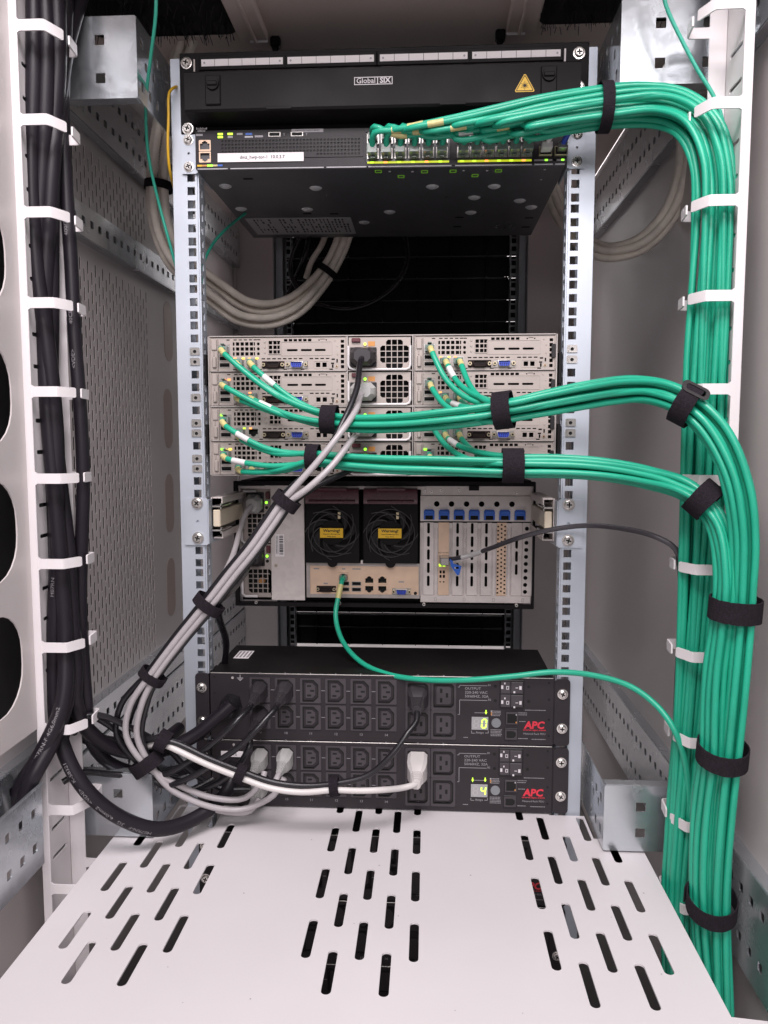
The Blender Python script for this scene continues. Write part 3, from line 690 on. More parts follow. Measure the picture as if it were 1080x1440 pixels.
def node(parent, X, Z, lamps, nm):
    """one node panel; X its lower-left edge, Z its top"""
    key = 'node'
    def fn(b):
        hs = []; R = lambda u, v, w, h: hs.append(rect(u - w / 2, -v - h / 2, u + w / 2, -v + h / 2))
        for v in (8.4, 14.6, 20.7):
            for u in (36, 41.9, 47.7, 53.6): R(u, v, 4.2, 4.2)
            R(31, v, 2.2, 4.2); R(57.3, v, 1.6, 4.2); hs.append(rr(62.3, -v, 3.4, 3.6, 1.2, 2))
        for u in (24, 33, 39.5, 46, 52.5, 58.5, 63): R(u, 3.4, 4.2, 1.3)
        for v in (7, 12.8, 18.6):
            for u in (77.8, 83.4, 88.4): R(u, v, 4.2, 4.4)
        for k in range(6): R(97 + 6.05 * k, 4.4, 4.4, 3.4)
        for u in (105.2, 122.9, 140.4): hs.append(rr(u, -16.5, 13.9, 2.7, 1.3, 3))
        for k in range(13):
            if k not in (8,): R(68.5 + 6.75 * k, 27.0, 4.6, 1.5)
        for u in (137.7, 145.7): R(u, 34.8, 5.4, 5.6)
        for v, h in ((6, 3.6), (12, 4.4), (18, 4.4), (24.5, 4.4), (31, 4.4), (37.2, 4)): R(168.3, v, 4.2, h)
        for v, h, u, w in ((30, 4.5, 161.5, 1.8), (36.5, 4.5, 156, 2), (28, 1.8, 156.6, 4.2), (33, 1.8, 155.8, 4), (40.3, 1.6, 154, 4.6)): R(u, v, w, h)
        for u in (32, 43, 64, 96, 118): R(u, 40.2, 4.6, 1.2)
        for u in (139, 148): R(u, 4.2, 1.6, 1.6)
        R(143.5, 3.2, 6, .7)
        # mouths of the sockets
        R(19.2, 15.8, 13.8, 13); R(19.2, 26.2, 12.6, 4.7); R(19.2, 34.5, 12.6, 4.7)
        R(37.8, 31.6, 14.4, 12.6); R(54.6, 31.6, 14.4, 12.6)
        b.fill(rect(1, -41.6, 173, -.8), hs, 1.2, lambda u, v, w: (u, w, v))
        b.box(.2, 1.6, -2, 0, -41.8, -.4, .3); b.box(10.4, 11.4, -3.2, -.7, -41, -2, .3); b.box(3, 9.6, -2.4, -.7, -16, -3, .6); b.box(4, 9, -3.6, -.7, -38, -24, 1); b.box(5, 6.2, -1.6, -.7, -23, -17, .3)
        b.box(172.4, 173.8, -2, 0, -41.8, -.4, .3)
        b.fill(rr(122.5, -14.6, 66, 17.5, 1.5, 2), [rr(122.5, -14.6, 64.6, 16.1, 1.2, 2)], .5, lambda u, v, w: (u, w - .8, v))
        b.fill(rr(83, -12.8, 16.5, 17.5, 1, 1), [rr(83, -12.8, 14.8, 15.6, .6, 1)], 1.4, lambda u, v, w: (u, w - .8, v))
        b.fill(rr(141.7, -34.8, 19, 9.6, 1, 2), [rr(141.7, -34.8, 18.2, 8.8, .8, 2)], .4, lambda u, v, w: (u, w - .8, v))
        for v in (6, 12.6, 19): b.cyl((70.5, -.6, -v), (70.5, -1.4, -v), 1.5, 1.2, 10)
        for u, v in ((159, 5), (162, 12), (162, 22)): b.cyl((u, -.6, -v), (u, -1.1, -v), 1.1, .8, 8)
    o = part(key, nm, sheet, parent, (X, TY, Z), fn)
    rj45(X + 19.2, TY - .8, Z - 15.8, o, False, steel_port, .98, 'c')
    usb(o, X + 19.2, TY - .5, Z - 26.2); usb(o, X + 19.2, TY - .5, Z - 34.5)
    for i, u in enumerate((37.8, 54.6)): rj45(X + u, TY - .8, Z - 31.6, o, True, steel_port, 1.0, 'c')
    dsub(o, X + 81, TY - .6, Z - 34.6, 'serial'); dsub(o, X + 111, TY - .6, Z - 34.4, 'vga')
    def btn(b): b.cyl((0, 0, 0), (0, -1, 0), 1.9, 1.7, 10); b.cyl((0, -1.01, 0), (0, -1.1, 0), 1.1, None, 8, 1)
    part('btn', 'push_button', [brass, maroon_d], o, (X + 161, TY - .6, Z - 36.8), btn)
    for i, l in enumerate(lamps[:4]):
        if l: led(o, X + (32.8, 43.2, 51.0, 60.6)[i], TY - 1.6, Z - 26.4, l, 3.4, 2.0)
    for i, l in enumerate(lamps[4:6]):
        if l: led(o, X + (14.4, 24.6)[i], TY - 1.6, Z - 9.8, l, 3.8, 2.4)
    return o
def grille(b, w, h, nx, nz, bar, cut):
    """octagonal mouth crossed by thin bars"""
    q = [(-w / 2 + cut, h / 2), (w / 2 - cut, h / 2), (w / 2, h / 2 - cut), (w / 2, -h / 2 + cut), (w / 2 - cut, -h / 2), (-w / 2 + cut, -h / 2), (-w / 2, -h / 2 + cut), (-w / 2, h / 2 - cut)]
    return q
def psu(parent, X, Z, lamp):
    def fn(b):
        hs = []; u0, v0, p = 57.8 - 18.2, -3.9, 7.28
        for i in range(5):
            for k in range(5):
                a, c = u0 + i * p + .5, v0 - k * p + (-.5)
                if i in (0, 4) and k in (0, 4): continue
                q = [(a, c), (a + p - 1, c), (a + p - 1, c - p + 1), (a, c - p + 1)]
                e = 2.3
                if (i, k) in ((0, 1), (1, 0)): q = [q[0], q[1], q[2], q[3]]; q = [(q[0][0] + (e if 1 else 0), q[0][1]), q[1], q[2], q[3], (q[0][0], q[0][1] - e)]
                if (i, k) in ((4, 1), (3, 0)): q = [q[0], (q[1][0] - e, q[1][1]), (q[1][0], q[1][1] - e), q[2], q[3]]
                if (i, k) in ((0, 3), (1, 4)): q = [q[0], q[1], q[2], (q[3][0] + e, q[3][1]), (q[3][0], q[3][1] + e)]
                if (i, k) in ((4, 3), (3, 4)): q = [q[0], q[1], (q[2][0], q[2][1] + e), (q[2][0] - e, q[2][1]), q[3]]
                hs.append(q)
        hs.append(rect(3.4, -37, 35, -14.6))
        b.fill(rect(.8, -41.4, 78, -1.2), hs, 1.2, lambda u, v, w: (u, w, v))
    o = part('psu', 'power_supply', sheet, parent, (X, TY, Z), fn)
    def hd(b):
        q = [(0, -12), (0, -36), (2, -39.4), (6, -41), (72, -41), (75.5, -39.4), (77, -36), (77, -12)]
        b.tube([(u + .6, -3.2, v) for u, v in q], 1.5, 8)
    part('psuh', 'pull_handle', white, o, (X, TY, Z), hd)
    def inlet(b):
        b.fill(rr(19.2, -25.8, 33, 24, 1), [rr(19.2, -25.8, 24, 16.5, 3, 3)], 2.4, lambda u, v, w: (u, w - 1.2, v)); b.box(7.5, 31, 9, 9.4, -33.8, -17.8)
        for u in (14, 19.2, 24.4): b.box(u - .9, u + .9, 0, 9, -28, -22.5, mi=1)
    part('psui', 'power_inlet', [socket_black, chrome], o, (X, TY, Z), inlet)
    part('psul', 'latch', maroon_d, o, (X, TY, Z), lambda b: b.box(4.5, 15.5, -4, -.7, -7.6, -2.6, .8))
    part('psut', 'orange_tab', orange_l, o, (X, TY, Z), lambda b: b.box(25, 33.6, -1.0, -.7, -12.4, -6.4, .1))
    def lamp_ring(b): b.cyl((0, 0, 0), (0, -1.2, 0), 2.6, 2.4, 14); b.cyl((0, -1.21, 0), (0, -1.7, 0), 1.8, 1.4, 12, 1)
    part('psulamp' + lamp.name, 'status_light', [brass, lamp], o, (X + 21.2, TY - .6, Z - 9.8), lamp_ring)
    return o
def twin(Zt, label, lampsL, lampsR, plamps):
    t = thing('twin_server', (2, TY, Zt - 87), label, 'server', 'rack servers with two nodes in every row')
    b = MB(); b.box(-214, 217, TY + 22, 700, Zt - 86.4, Zt, .5); b.build('chassis', black, t)
    b = MB()
    for x0, x1 in ((-216.5, -214.6), (217, 218.9), (-41, -39.2), (40.6, 42.4)): b.box(x0, x1, TY - 2, TY + 22, Zt - 86.6, Zt + .2, .4)
    b.box(-214.5, 216.9, TY - 2.4, TY + 22, Zt - .9, Zt + .6, .3); b.box(-214.5, 216.9, TY - 2.4, TY + 22, Zt - 87.4, Zt - 86, .3)
    for x0, x1 in ((-214.5, -41.1), (42.5, 216.9), (-39.1, 40.5)): b.box(x0, x1, TY - 1.6, TY + 20, Zt - 43.7, Zt - 42.5, .2)
    b.build('frame', sheet2, t)
    for r in range(2):
        z = Zt - .9 - 43 * r
        node(t, -214.6, z, lampsL[r], 'node_panel'); node(t, 43, z, lampsR[r], 'node_panel'); psu(t, -39.2, z, plamps[r])
    for z in (Zt - 12, Zt - 55):
        slab('edge_latch', socket_black, t, 211.4, 216.4, TY - 3.4, TY - 1.4, z - 17, z, c=.6); slab('seam', hole_black, t, -216, 217, TY - 1.9, TY - 1.7, Zt - 44.3, Zt - 43.6) if z < Zt - 20 else None
    for s in (-1, 1):
        b = MB(); b.box(s * 219.5 + 1, s * 223.5 + 1, 8, 300, Zt - 60, Zt - 22, .4); b.build('slide_rail', black, t)
    return t
Y_, G_, O_, N_ = led_y, led_g, led_o, None
twin(133.5, 'two-unit server of silver nodes, topmost of the stacked pair, black plug in its upper supply', [[O_, Y_, O_, Y_, N_, N_], [N_, N_, O_, N_, N_, O_]], [[O_, Y_, O_, N_, N_, N_], [O_, N_, N_, N_, N_, N_]], [led_y, led_g])
twin(46.2, 'two-unit server of silver nodes with lit green ports, under the other and above the fans', [[N_, led_l, O_, N_, G_, N_], [N_, N_, N_, N_, G_, Y_]], [[N_, N_, N_, N_, N_, N_], [N_, N_, N_, N_, G_, N_]], [led_g, led_g])
# ------------------------------------------------------------------ four-unit server with two fans
FY = 140
slide_c = mat('slide_bearing', (.60, .52, .40), .4, var=.1)
g4 = lambda px, py: (-219 + (px - 327.45) * 1.0167, -54 - (py - 676.1) * 1.0167)
s4 = thing('fan_server', (-2, FY, -237), 'four-unit server with two black fans, maroon handles and blue card latches', 'server')
x0, z0 = g4(327.5, 855.5); x1, z1 = g4(752.5, 676.1)
b = MB(); b.box(x0 + 1, x1 - 1, FY + 34, 690, z0 + 1, z1 - .5, .5); b.build('chassis', black, s4)
i0 = g4(333, 850); i1 = g4(750, 682)
b = MB(); b.fill(rr((x0 + x1) / 2, (z0 + z1) / 2, x1 - x0, z1 - z0, 1.5, 2), [rect(i0[0], i0[1], i1[0] - .6, i1[1] - .5)], 8, front(FY - 2)); b.build('outer_frame', black, s4)
b = MB()
for px in (358, 478.5, 598, 728):
    x, z = g4(px, 850.2); b.cyl((x, FY - 6.2, z), (x, FY - 8, z), 2.7, 2.2, 12); b.cyl((x, FY - 8.1, z), (x, FY - 8.2, z), 1, None, 8, 1)
    b.build('rivet', [chrome, hole_black], s4) ; b = MB()
def panel(name, m, px0, py0, px1, py1, y0=FY, y1=FY + 2, c=.4, parent=None, holes=None):
    u0, v1 = g4(px0, py0); u1, v0 = g4(px1, py1); b = MB()
    if holes: b.fill(rect(u0, v0, u1, v1), holes, y1 - y0, front((y0 + y1) / 2))
    else: b.box(u0, u1, y0, y1, v0, v1, c)
    return b.build(name, m, parent or s4)
panel('upper_trim', zinc_warm, 333.5, 683, 600, 687.5, FY - 3, FY - 1)
panel('upper_tab', zinc_warm, 372, 679, 390, 686, FY - 4.5, FY - 3.2)
panel('upper_tab', black, 660, 682, 674, 688.5, FY - 8, FY - 6.2)
# power supplies
def psu4(py0, lower):
    u0, v1 = g4(335.5, py0); u1, v0 = g4(379.5, py0 + 80); h = v1 - v0
    o = slab('power_supply', sheet2, s4, u0, u1, FY + 14, FY + 28, v0, v1, c=.3)
    hs = []
    gx, gz = g4(345.5, py0 + 36 + (3 if lower else 0)); p = 7.2; n = 5
    for i in range(5):
        for k in range(5):
            a, c = gx + i * p, gz - k * p; q = [(a, c), (a + p - 1.2, c), (a + p - 1.2, c - p + 1.2), (a, c - p + 1.2)]; e = 3.4
            if (i, k) == (0, 0): q = [(a + e, c), q[1], q[2], q[3], (a, c - e)]
            if (i, k) == (4, 0): q = [q[0], (q[1][0] - e, c), (q[1][0], c - e), q[2], q[3]]
            if (i, k) == (0, 4): q = [q[0], q[1], q[2], (a + e, q[3][1]), (a, q[3][1] + e)]
            if (i, k) == (4, 4): q = [q[0], q[1], (q[2][0], q[2][1] + e), (q[2][0] - e, q[2][1]), q[3]]
            hs.append(q)
    ia = g4(344, py0 + 5); ib = g4(369.5, py0 + 34)
    hs.append(rect(ia[0], ib[1], ib[0], ia[1]))
    b = MB(); b.fill(rect(u0 + .5, v0 + .5, u1 - .5, v1 - .5), hs, 1.4, front(FY + 2)); b.build('face', sheet, o)
    slab('dark_back', hole_black, o, u0 + 2, u1 - 2, FY + 12, FY + 12.4, v0 + 2, v1 - 2)
    b = MB(); hx = u0 + 2.6; b.tube([(hx + 22, FY - 5, v1 - 3), (hx + 4, FY - 5, v1 - 3), (hx, FY - 5, v1 - 7), (hx, FY - 5, v0 + 7), (hx + 4, FY - 5, v0 + 3), (hx + 22, FY - 5, v0 + 3)], 1.9, 8); b.build('pull_handle', white, o)
    b = MB(); b.fill(rect(ia[0] + .3, ib[1] + .3, ib[0] - .3, ia[1] - .3), [rr((ia[0] + ib[0]) / 2, (ia[1] + ib[1]) / 2, 17, 22, 3, 3)], 5, front(FY + 1)); b.box(ia[0] + 2, ib[0] - 2, FY + 9, FY + 9.5, ib[1] + 2, ia[1] - 2); b.build('power_inlet', socket_black, o)
    x, z = g4(375.3, py0 + 9); slab('latch', maroon_d, o, x - 3, x + 3, FY - 2, FY + 1.1, z - 6, z + 5, c=.8)
    x, z = g4(373.2, py0 + 19.5); b = MB(); b.cyl((x, FY + 1.2, z), (x, FY - .3, z), 2.9, 2.6, 14); b.cyl((x, FY - .31, z), (x, FY - .9, z), 2.0, 1.5, 12, 1); b.build('status_light', [brass, led_g], o)
    x, z = g4(373.2, py0 + 27); b = MB(); b.cyl((x, FY + 1.2, z), (x, FY + 1, z), 2.4, None, 12); b.build('screw_hole', hole_black, o)
    x, z = gx + 2.5 * p, gz - 2.5 * p; b = MB(); b.cyl((x, FY + 11.5, z), (x, FY + 7, z), 5, 4.5, 14); b.build('fan_hub', orange_l, o)
    return o
psu4(687.5, False); psu4(764.5, True)
bp = panel('blanking_plate', zinc_warm, 380, 680.5, 428, 847, FY - 4, FY - 2.4, .3)
bl = panel('barcode_label', paper, 386, 752, 399, 784, FY - 4.4, FY - 4.05, .1, bp)
b = MB(); u0, v1 = g4(388, 754); u1, v0 = g4(397.5, 780)
z = v1
while z > v0: h = random.choice((.5, .9, 1.4)); b.box(u0 + 4, u1, FY - 4.6, FY - 4.5, z - h, z); z -= h + random.choice((.5, .8, 1.2))
for k in range(14): b.box(u0 - 1, u0 + .2, FY - 4.6, FY - 4.5, v1 - k * 1.9 - 1.2, v1 - k * 1.9)
for k in range(14): b.box(u0 + 1.4, u0 + 2.4, FY - 4.6, FY - 4.5, v1 - k * 1.9 - 1.3, v1 - k * 1.9)
b.build('lettering', ink, bl)
x, z = g4(386.5, 797); b = MB(); b.cyl((x, FY - 4.1, z), (x, FY - 4.6, z), 2.3, 2.0, 12); b.cyl((x, FY - 4.61, z), (x, FY - 4.7, z), 1.3, None, 10, 1); b.build('rivet', [brass, steel_port], bp)
# fans
def fan(px):
    cx, cz = g4(px, 748.5)
    u0, v0 = g4(px - 38.6, 791.5); u1, v1 = g4(px + 38.6, 685.5); vm = g4(px, 708)[1]
    o = thing_part('fan_module', (cx, FY, cz), s4)
    b = MB(); q = rect(u0 + .6, v0, u1 - .6, vm); b.fill(q, [circ(cx, cz, 35.3, 40)], 7, front(FY - 7)); b.build('housing', fan_b, o)
    b = MB(); b.box(u0 + .8, u1 - .8, FY - 3, FY + 30, v0, vm, .4); b.build('duct', inner_dark, o)
    b = MB(); b.loft([[(u0 + 1, y, z) for y, z in ((FY - 3, v1), (FY - 13, v1 - 1), (FY - 14, v1 - 3), (FY - 14, vm + 4), (FY - 12, vm + .4), (FY - 3, vm + .4))], [(u1 - 1, y, z) for y, z in ((FY - 3, v1), (FY - 13, v1 - 1), (FY - 14, v1 - 3), (FY - 14, vm + 4), (FY - 12, vm + .4), (FY - 3, vm + .4))]])
    b.box(cx - 20, cx + 22, FY - 17, FY - 12, v1 - 4, v1 + 1, 1); b.box(u0 + 6, u1 - 6, FY - 16.5, FY - 14.2, vm + 3, vm + 6, .8); b.build('handle', maroon, o)
    b = MB(); b.cyl((cx, FY - 4.4, cz), (cx, FY - 8.6, cz), 18.4, 17.9, 40); b.build('hub', fan_b, o)
    for k in range(7):
        a0 = 2 * math.pi * k / 7; b = MB(); secs = []
        for i in range(6):
            r = 17 + 17 * i / 5; a = a0 + .17 * i; tw = .5
            secs.append([(cx + r * math.cos(a + d), FY - 4 + d * 9, cz + r * math.sin(a + d)) for d in (-tw * .5, 0, tw * .5)])
        b.loft(secs, False, False, closed=False); b.build('blade', fan_b, o)
    b = MB()
    for r in (34.4, 27.5):
        b.tube([(cx + r * math.cos(t), FY - 12, cz + r * math.sin(t)) for t in [2 * math.pi * k / 44 for k in range(45)]], .8, 6, caps=False)
    for k in range(8):
        a = 2 * math.pi * k / 8 + .3
        b.tube([(cx + (18 + 21 * t) * math.cos(a + 1.25 * t), FY - 12, cz + (18 + 21 * t) * math.sin(a + 1.25 * t)) for t in [i / 9 for i in range(10)]], .85, 6)
    b.build('finger_guard', fan_g, o)
    x, z = g4(px + 9.3, 724); slab('spring_clip', brass, o, x - 1.6, x + 2.6, FY - 11, FY - 10, z - 5, z + 5, c=.3)
    x, z = g4(px - .8, 748.6); l = slab('warning_label', yellow_l, o, x - 16.6, x + 16.6, FY - 13.1, FY - 12.7, z - 6.9, z + 6.9)
    b = MB(); b.text('Warning!', 5.6, lambda u, v, w: (x + u, FY - 13.2, z + 3.2 + v), width=1.15, bold=.16)
    b.text('Hazardous Moving Parts', 2.25, lambda u, v, w: (x + u, FY - 13.2, z - 1.6 + v), width=1.12, bold=.04); b.text('Keep Away', 2.25, lambda u, v, w: (x + u, FY - 13.2, z - 4.9 + v), width=1.2, bold=.04)
    b.build('lettering', ink, l)
    b = MB(); b.cyl((cx, FY - 9, v0 + 1), (cx, FY - 10.4, v0 + 1), 7.5, None, 20); b.build('thumb_tab', fan_b, o)
def thing_part(name, loc, parent): return link(bpy.data.objects.new(name, None), loc, parent)
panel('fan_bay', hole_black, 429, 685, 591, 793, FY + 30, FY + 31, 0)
fan(468.7); fan(550.8)
panel('bay_divider', zinc_warm, 508.3, 788, 511.5, 793.5, FY - 6, FY - 2)
# port board
hs = []
G = lambda zx, zy: g4(420 + zx / 6, 780 + zy / 6)
def cut(zx, zy, w, h): x, z = G(zx, zy); hs.append(rect(x - w / 2, z - h / 2, x + w / 2, z + h / 2)); return x, z
c_rj = [cut(600, 222, 14, 12.4), cut(712, 222, 14, 12.4), cut(600, 302, 14, 12.4), cut(712, 302, 14, 12.4)]
c_mg = cut(380, 200, 14, 13); c_usb = [cut(388, 256, 12.5, 5), cut(388, 307, 12.5, 5), cut(490, 256, 12.5, 5), cut(490, 307, 12.5, 5)]
frm = panel('board_frame', sheet2, 430, 793, 592, 843, FY - 1.2, FY + .5, holes=[rect(g4(435, 838)[0], g4(435, 838)[1], g4(590.5, 797)[0], g4(590.5, 797)[1])])
brd = panel('port_board', peach, 434, 796, 591, 839, FY + .8, FY + 2, holes=hs)
for i, (x, z) in enumerate(c_rj): rj45(x, FY + .3, z, brd, i > 1, peach, 1.0, 'd')
rj45(c_mg[0], FY + .3, c_mg[1], brd, False, peach, 1.0, 'd')
for x, z in c_usb: usb(brd, x, FY + .5, z)
x, z = G(229, 305); dsub(brd, x, FY + .6, z, 'serial'); x, z = G(876, 320); dsub(brd, x, FY + .6, z, 'vga')
x, z = G(995, 335); b = MB(); b.cyl((x, FY + .7, z), (x, FY + .4, z), 2.4, None, 10); b.build('jack', hole_black, brd)
for zx, zy, w in ((145, 130, 8), (225, 258, 6), (875, 238, 8), (490, 130, 12), (380, 130, 5)): x, z = G(zx, zy); slab('print_mark', sleeve_y if False else ink_g, brd, x - w / 2, x + w / 2, FY + .6, FY + .75, z - .9, z + .9)
# expansion cards
H = lambda zx, zy: g4(580 + zx / 4.154, 660 + zy / 4.154)
hs = [circ(*H(zx, 198), 4.0, 16) for zx in (147, 233, 320, 407, 495, 582)]
pc = panel('card_bay_plate', zinc_warm, 592.5, 696.5, 751, 732, FY - 3.4, FY - 2, holes=hs)
panel('bay_recess', hole_black, 593, 697, 751, 848, FY + 26, FY + 27, 0)
panel('bay_header', zinc_warm, 593, 682.5, 751, 696, FY - 1.8, FY + .4)
for zx, zy in ((78, 124), (118, 126), (172, 118), (277, 118), (610, 130)):
    x, z = H(zx, zy); b = MB(); b.cyl((x, FY - 1.9, z), (x, FY - 2.9, z), 2.4, 1.9, 12); b.cyl((x, FY - 2.91, z), (x, FY - 3, z), .9, None, 8, 1); b.build('rivet', [chrome, hole_black], pc)
for zx in (103, 190, 277, 364, 452, 540, 628):
    x, z = H(zx, 260)
    def lat(b):
        b.fill([(-7.6, -7), (-7.6, 5), (-5.6, 7.4), (5.6, 7.4), (7.6, 5), (7.6, -7), (5.4, -7), (5.4, -1), (-5.4, -1), (-5.4, -7)], [], 5, lambda u, v, w: (u, w, v)); b.box(-6.4, 6.4, -4.6, -2.6, 1.5, 6.2, .8); b.box(-5.4, 5.4, -1, 1, -7, -1.2, .3, 1)
    part('latch', 'card_latch', [blue_p, fan_b], s4, (x, FY - 6, z), lat)
def card(zx0, zx1, m, holes, name='slot_cover'):
    u0, v1 = H(zx0, 308); u1, v0 = H(zx1, 738); b = MB(); b.fill(rect(u0, v0, u1, v1), holes, 1.2, front(FY + .4))
    return b.build(name, m, s4)
SL = (342, 420, 498, 577, 655)
for zx in (100, 270, 355, 438):
    card(zx - 30, zx + 30, zinc_warm, [rr(H(zx, v)[0], H(zx, v)[1], 3.9, 15.4, 1.9, 4) for v in SL])
nic = card(158, 220, peach, [rect(*H(166, 610), *H(178, 592)), rect(*H(185, 610), *H(198, 592)), rect(*H(166, 636), *H(178, 618)), rect(*H(185, 636), *H(198, 618)), circ(*H(170, 660), 1.2, 8), circ(*H(191, 660), 1.2, 8)], 'network_card')
for zx in (170, 192): x, z = H(zx, 560); slab('status_light', led_l, nic, x - 1.9, x + 1.9, FY - 1, FY - .1, z - 1.9, z + 1.9, c=.3)
x, z = H(188, 487); b = MB(); b.text('NETWORK', 3, lambda u, v, w: (x + u, FY - .3, z + v)); b.build('lettering', ink, nic)
x, z = H(190, 522); slab('module_cage', steel_port, nic, x - 6, x + 6, FY - 6, FY, z - 7, z + 6, c=.4)
hs = []
for k in range(17):
    for j, zx in enumerate((506, 526, 546)):
        v = 330 + 24.5 * k + (-10 if j == 1 else 0)
        if v < 728: hs.append(rect(*[c for c in H(zx - 5, v + 5)], *[c for c in H(zx + 5, v - 5)]))
card(499, 554, peach, hs, 'perforated_cover')
card(585, 643, zinc_warm, [rr(H(614, v)[0], H(614, v)[1], 3.9, 15.4, 1.9, 4) for v in (428, 505, 583)])
card(648, 706, zinc_warm, [circ(*H(672 - k * .6, 342 + 41.4 * k), 3.0, 12) for k in range(10)], 'vented_cover')
for a_, c_ in ((50, 70), (130, 158), (220, 240), (300, 325), (385, 408), (468, 499), (554, 585), (643, 648)):
    u0, v1 = H(a_, 310); u1, v0 = H(c_, 745); b = MB(); b.box(u0 + .15, u1 - .15, FY + .3, FY + 1.6, v0, v1, .2)
    if c_ - a_ > 10:
        for u in (u0 + 1.3, u1 - 1.8): b.box(u, u + .7, FY - 1.6, FY + .2, v0 + 3, v1 - 8, .2)
    b.build('divider', zinc_warm, s4)
lw = panel('lower_trim', zinc_warm, 593, 838, 748, 848, FY - 2.6, FY - .4)
for zx in (143, 311, 482, 652): x, z = H(zx, 762); b = MB(); b.fill(rect(x - 1.8, z - 2.6, x + 1.8, z + 2.6), [rect(x - 1.1, z - 1.9, x + 1.1, z + 1.9)], .3, front(FY - 2.8)); b.build('key_mark', steel_port, lw)
# slides between rails and server
for s, px in ((-1, 310), (1, 768)):
    c = at(px, 730, 40)
    t = thing('slide_rail', (c.x, 20, -120), 'telescopic slide bracket of the fan server at the ' + ('perforated wall side' if s < 0 else 'green bundle side'), 'slide rail', 'slides of the fan server')
    ix = s * 219 + 1; bx_ = lambda b, a, c, y0, y1, z0, z1, e=.3: b.box(ix - s * a, ix - s * c, y0, y1, z0, z1, e)
    b = MB(); bx_(b, 0, 1.6, 14, 135, -123, -69); b.build('outer_member', zinc_warm, t)
    for z0, z1, zl in ((-71, -69, -78), (-123, -121, -114)):
        b = MB(); bx_(b, 1.7, 14, 18, 135, z0, z1); bx_(b, 12.6, 14, 18, 135, min(zl, z0) if zl < z0 else z1, max(zl, z0) if zl < z0 else zl); b.build('flange', zinc_warm, t)
        b = MB(); bx_(b, 3, 11, 40, 135, (z0 - 5 if zl < z0 else z1 + .6), (z0 - .6 if zl < z0 else z1 + 5)); b.build('ball_cage', black, t)
    b = MB(); bx_(b, 3.4, 13, 10, 132, -107, -85, 1.2); b.build('inner_member', slide_c, t)
    for z in (-80.5, -111.5): b = MB(); bx_(b, 2.6, 15, 8, 60, z - 1.1, z + 1.1, .4); bx_(b, 13.4, 15, 8, 12, z - 4, z + 4, .4); b.build('wire_clip', chrome, t)
    b = MB(); xs = sorted((s * 220 + 2, s * 250 + 2)); b.fill(rr((xs[0] + xs[1]) / 2, -99, xs[1] - xs[0], 60, 2), [circ(s * 232.5 + 2, -99, 2, 8)], 2, front(-1.6)); b.box(s * 220 + 2, s * 218.4 + 2, -2, 60, -128, -71, .3); b.build('end_bracket', rail_m, t)
    for z in (-75.4, -119.8): screw(s * 232.5 + 2, -2.8, z, t, 1.15)

# ------------------------------------------------------------------ power strips (two-unit rack PDUs)
PY = -2
XC = [at(px, 971, PY).x for px in (366, 401.6, 436.8, 472.2, 507.7, 543.1)]
XD = [at(px, 976, PY).x for px in (587.8, 623.9)]
def seg7(b, d, x, z, w, h, mi, y):
    on = {'0': 'abcdef', '4': 'bcfg', '8': 'abcdefg'}[d]; t = 1.5
    S = {'a': (x, z + h / 2, 1), 'g': (x, z, 1), 'd': (x, z - h / 2, 1), 'b': (x + w / 2, z + h / 4, 0), 'c': (x + w / 2, z - h / 4, 0), 'e': (x - w / 2, z - h / 4, 0), 'f': (x - w / 2, z + h / 4, 0)}
    for k in on:
        cx, cz, hor = S[k]; l = (w if hor else h / 2) - t * .9; a, c = (l / 2, t / 2) if hor else (t / 2, l / 2)
        sk = lambda zz: (zz - z) * .09
        b.add([(cx - a + sk(cz - c), y, cz - c), (cx + a + sk(cz - c), y, cz - c), (cx + a + sk(cz + c), y, cz + c), (cx - a + sk(cz + c), y, cz + c)], [(0, 1, 2, 3)], mi)
def c13(parent, x, z):
    ring = lambda w, h, c: [(-w / 2, h / 2), (w / 2 - c, h / 2), (w / 2, h / 2 - c), (w / 2, -h / 2 + c), (w / 2 - c, -h / 2), (-w / 2, -h / 2)]
    def fn(b):
        b.fill(rr(0, 0, 26.6, 32.4, 1), [ring(20.6, 28.6, 6.2)], 1.2, lambda u, v, w: (u, w - .6, v)); b.fill(ring(20.6, 28.6, 6.2), [ring(18.2, 26, 5.6)], 1.6, lambda u, v, w: (u, w - .8, v), 1)
        o = ring(18.2, 26, 5.6); b.loft([[(u, -1.5, v) for u, v in o], [(u, 10, v) for u, v in o]], False, False, 1); b.box(-10, 10, 10, 10.3, -14, 14, mi=1)
        q = ring(12.2, 19.4, 4.0); b.loft([[(u, 10, v) for u, v in q], [(u, -.9, v) for u, v in q]], False, True, 2)
        for u, v in ((-1.6, 6.2), (2.4, 0), (-1.6, -6.2)): b.box(u - 2.6, u + 2.6, -1.15, -1, v - 1.15, v + 1.15, mi=1)
    return part('c13', 'outlet', [socket_grey, hole_black, socket_grey], parent, (x, PY, z), fn)
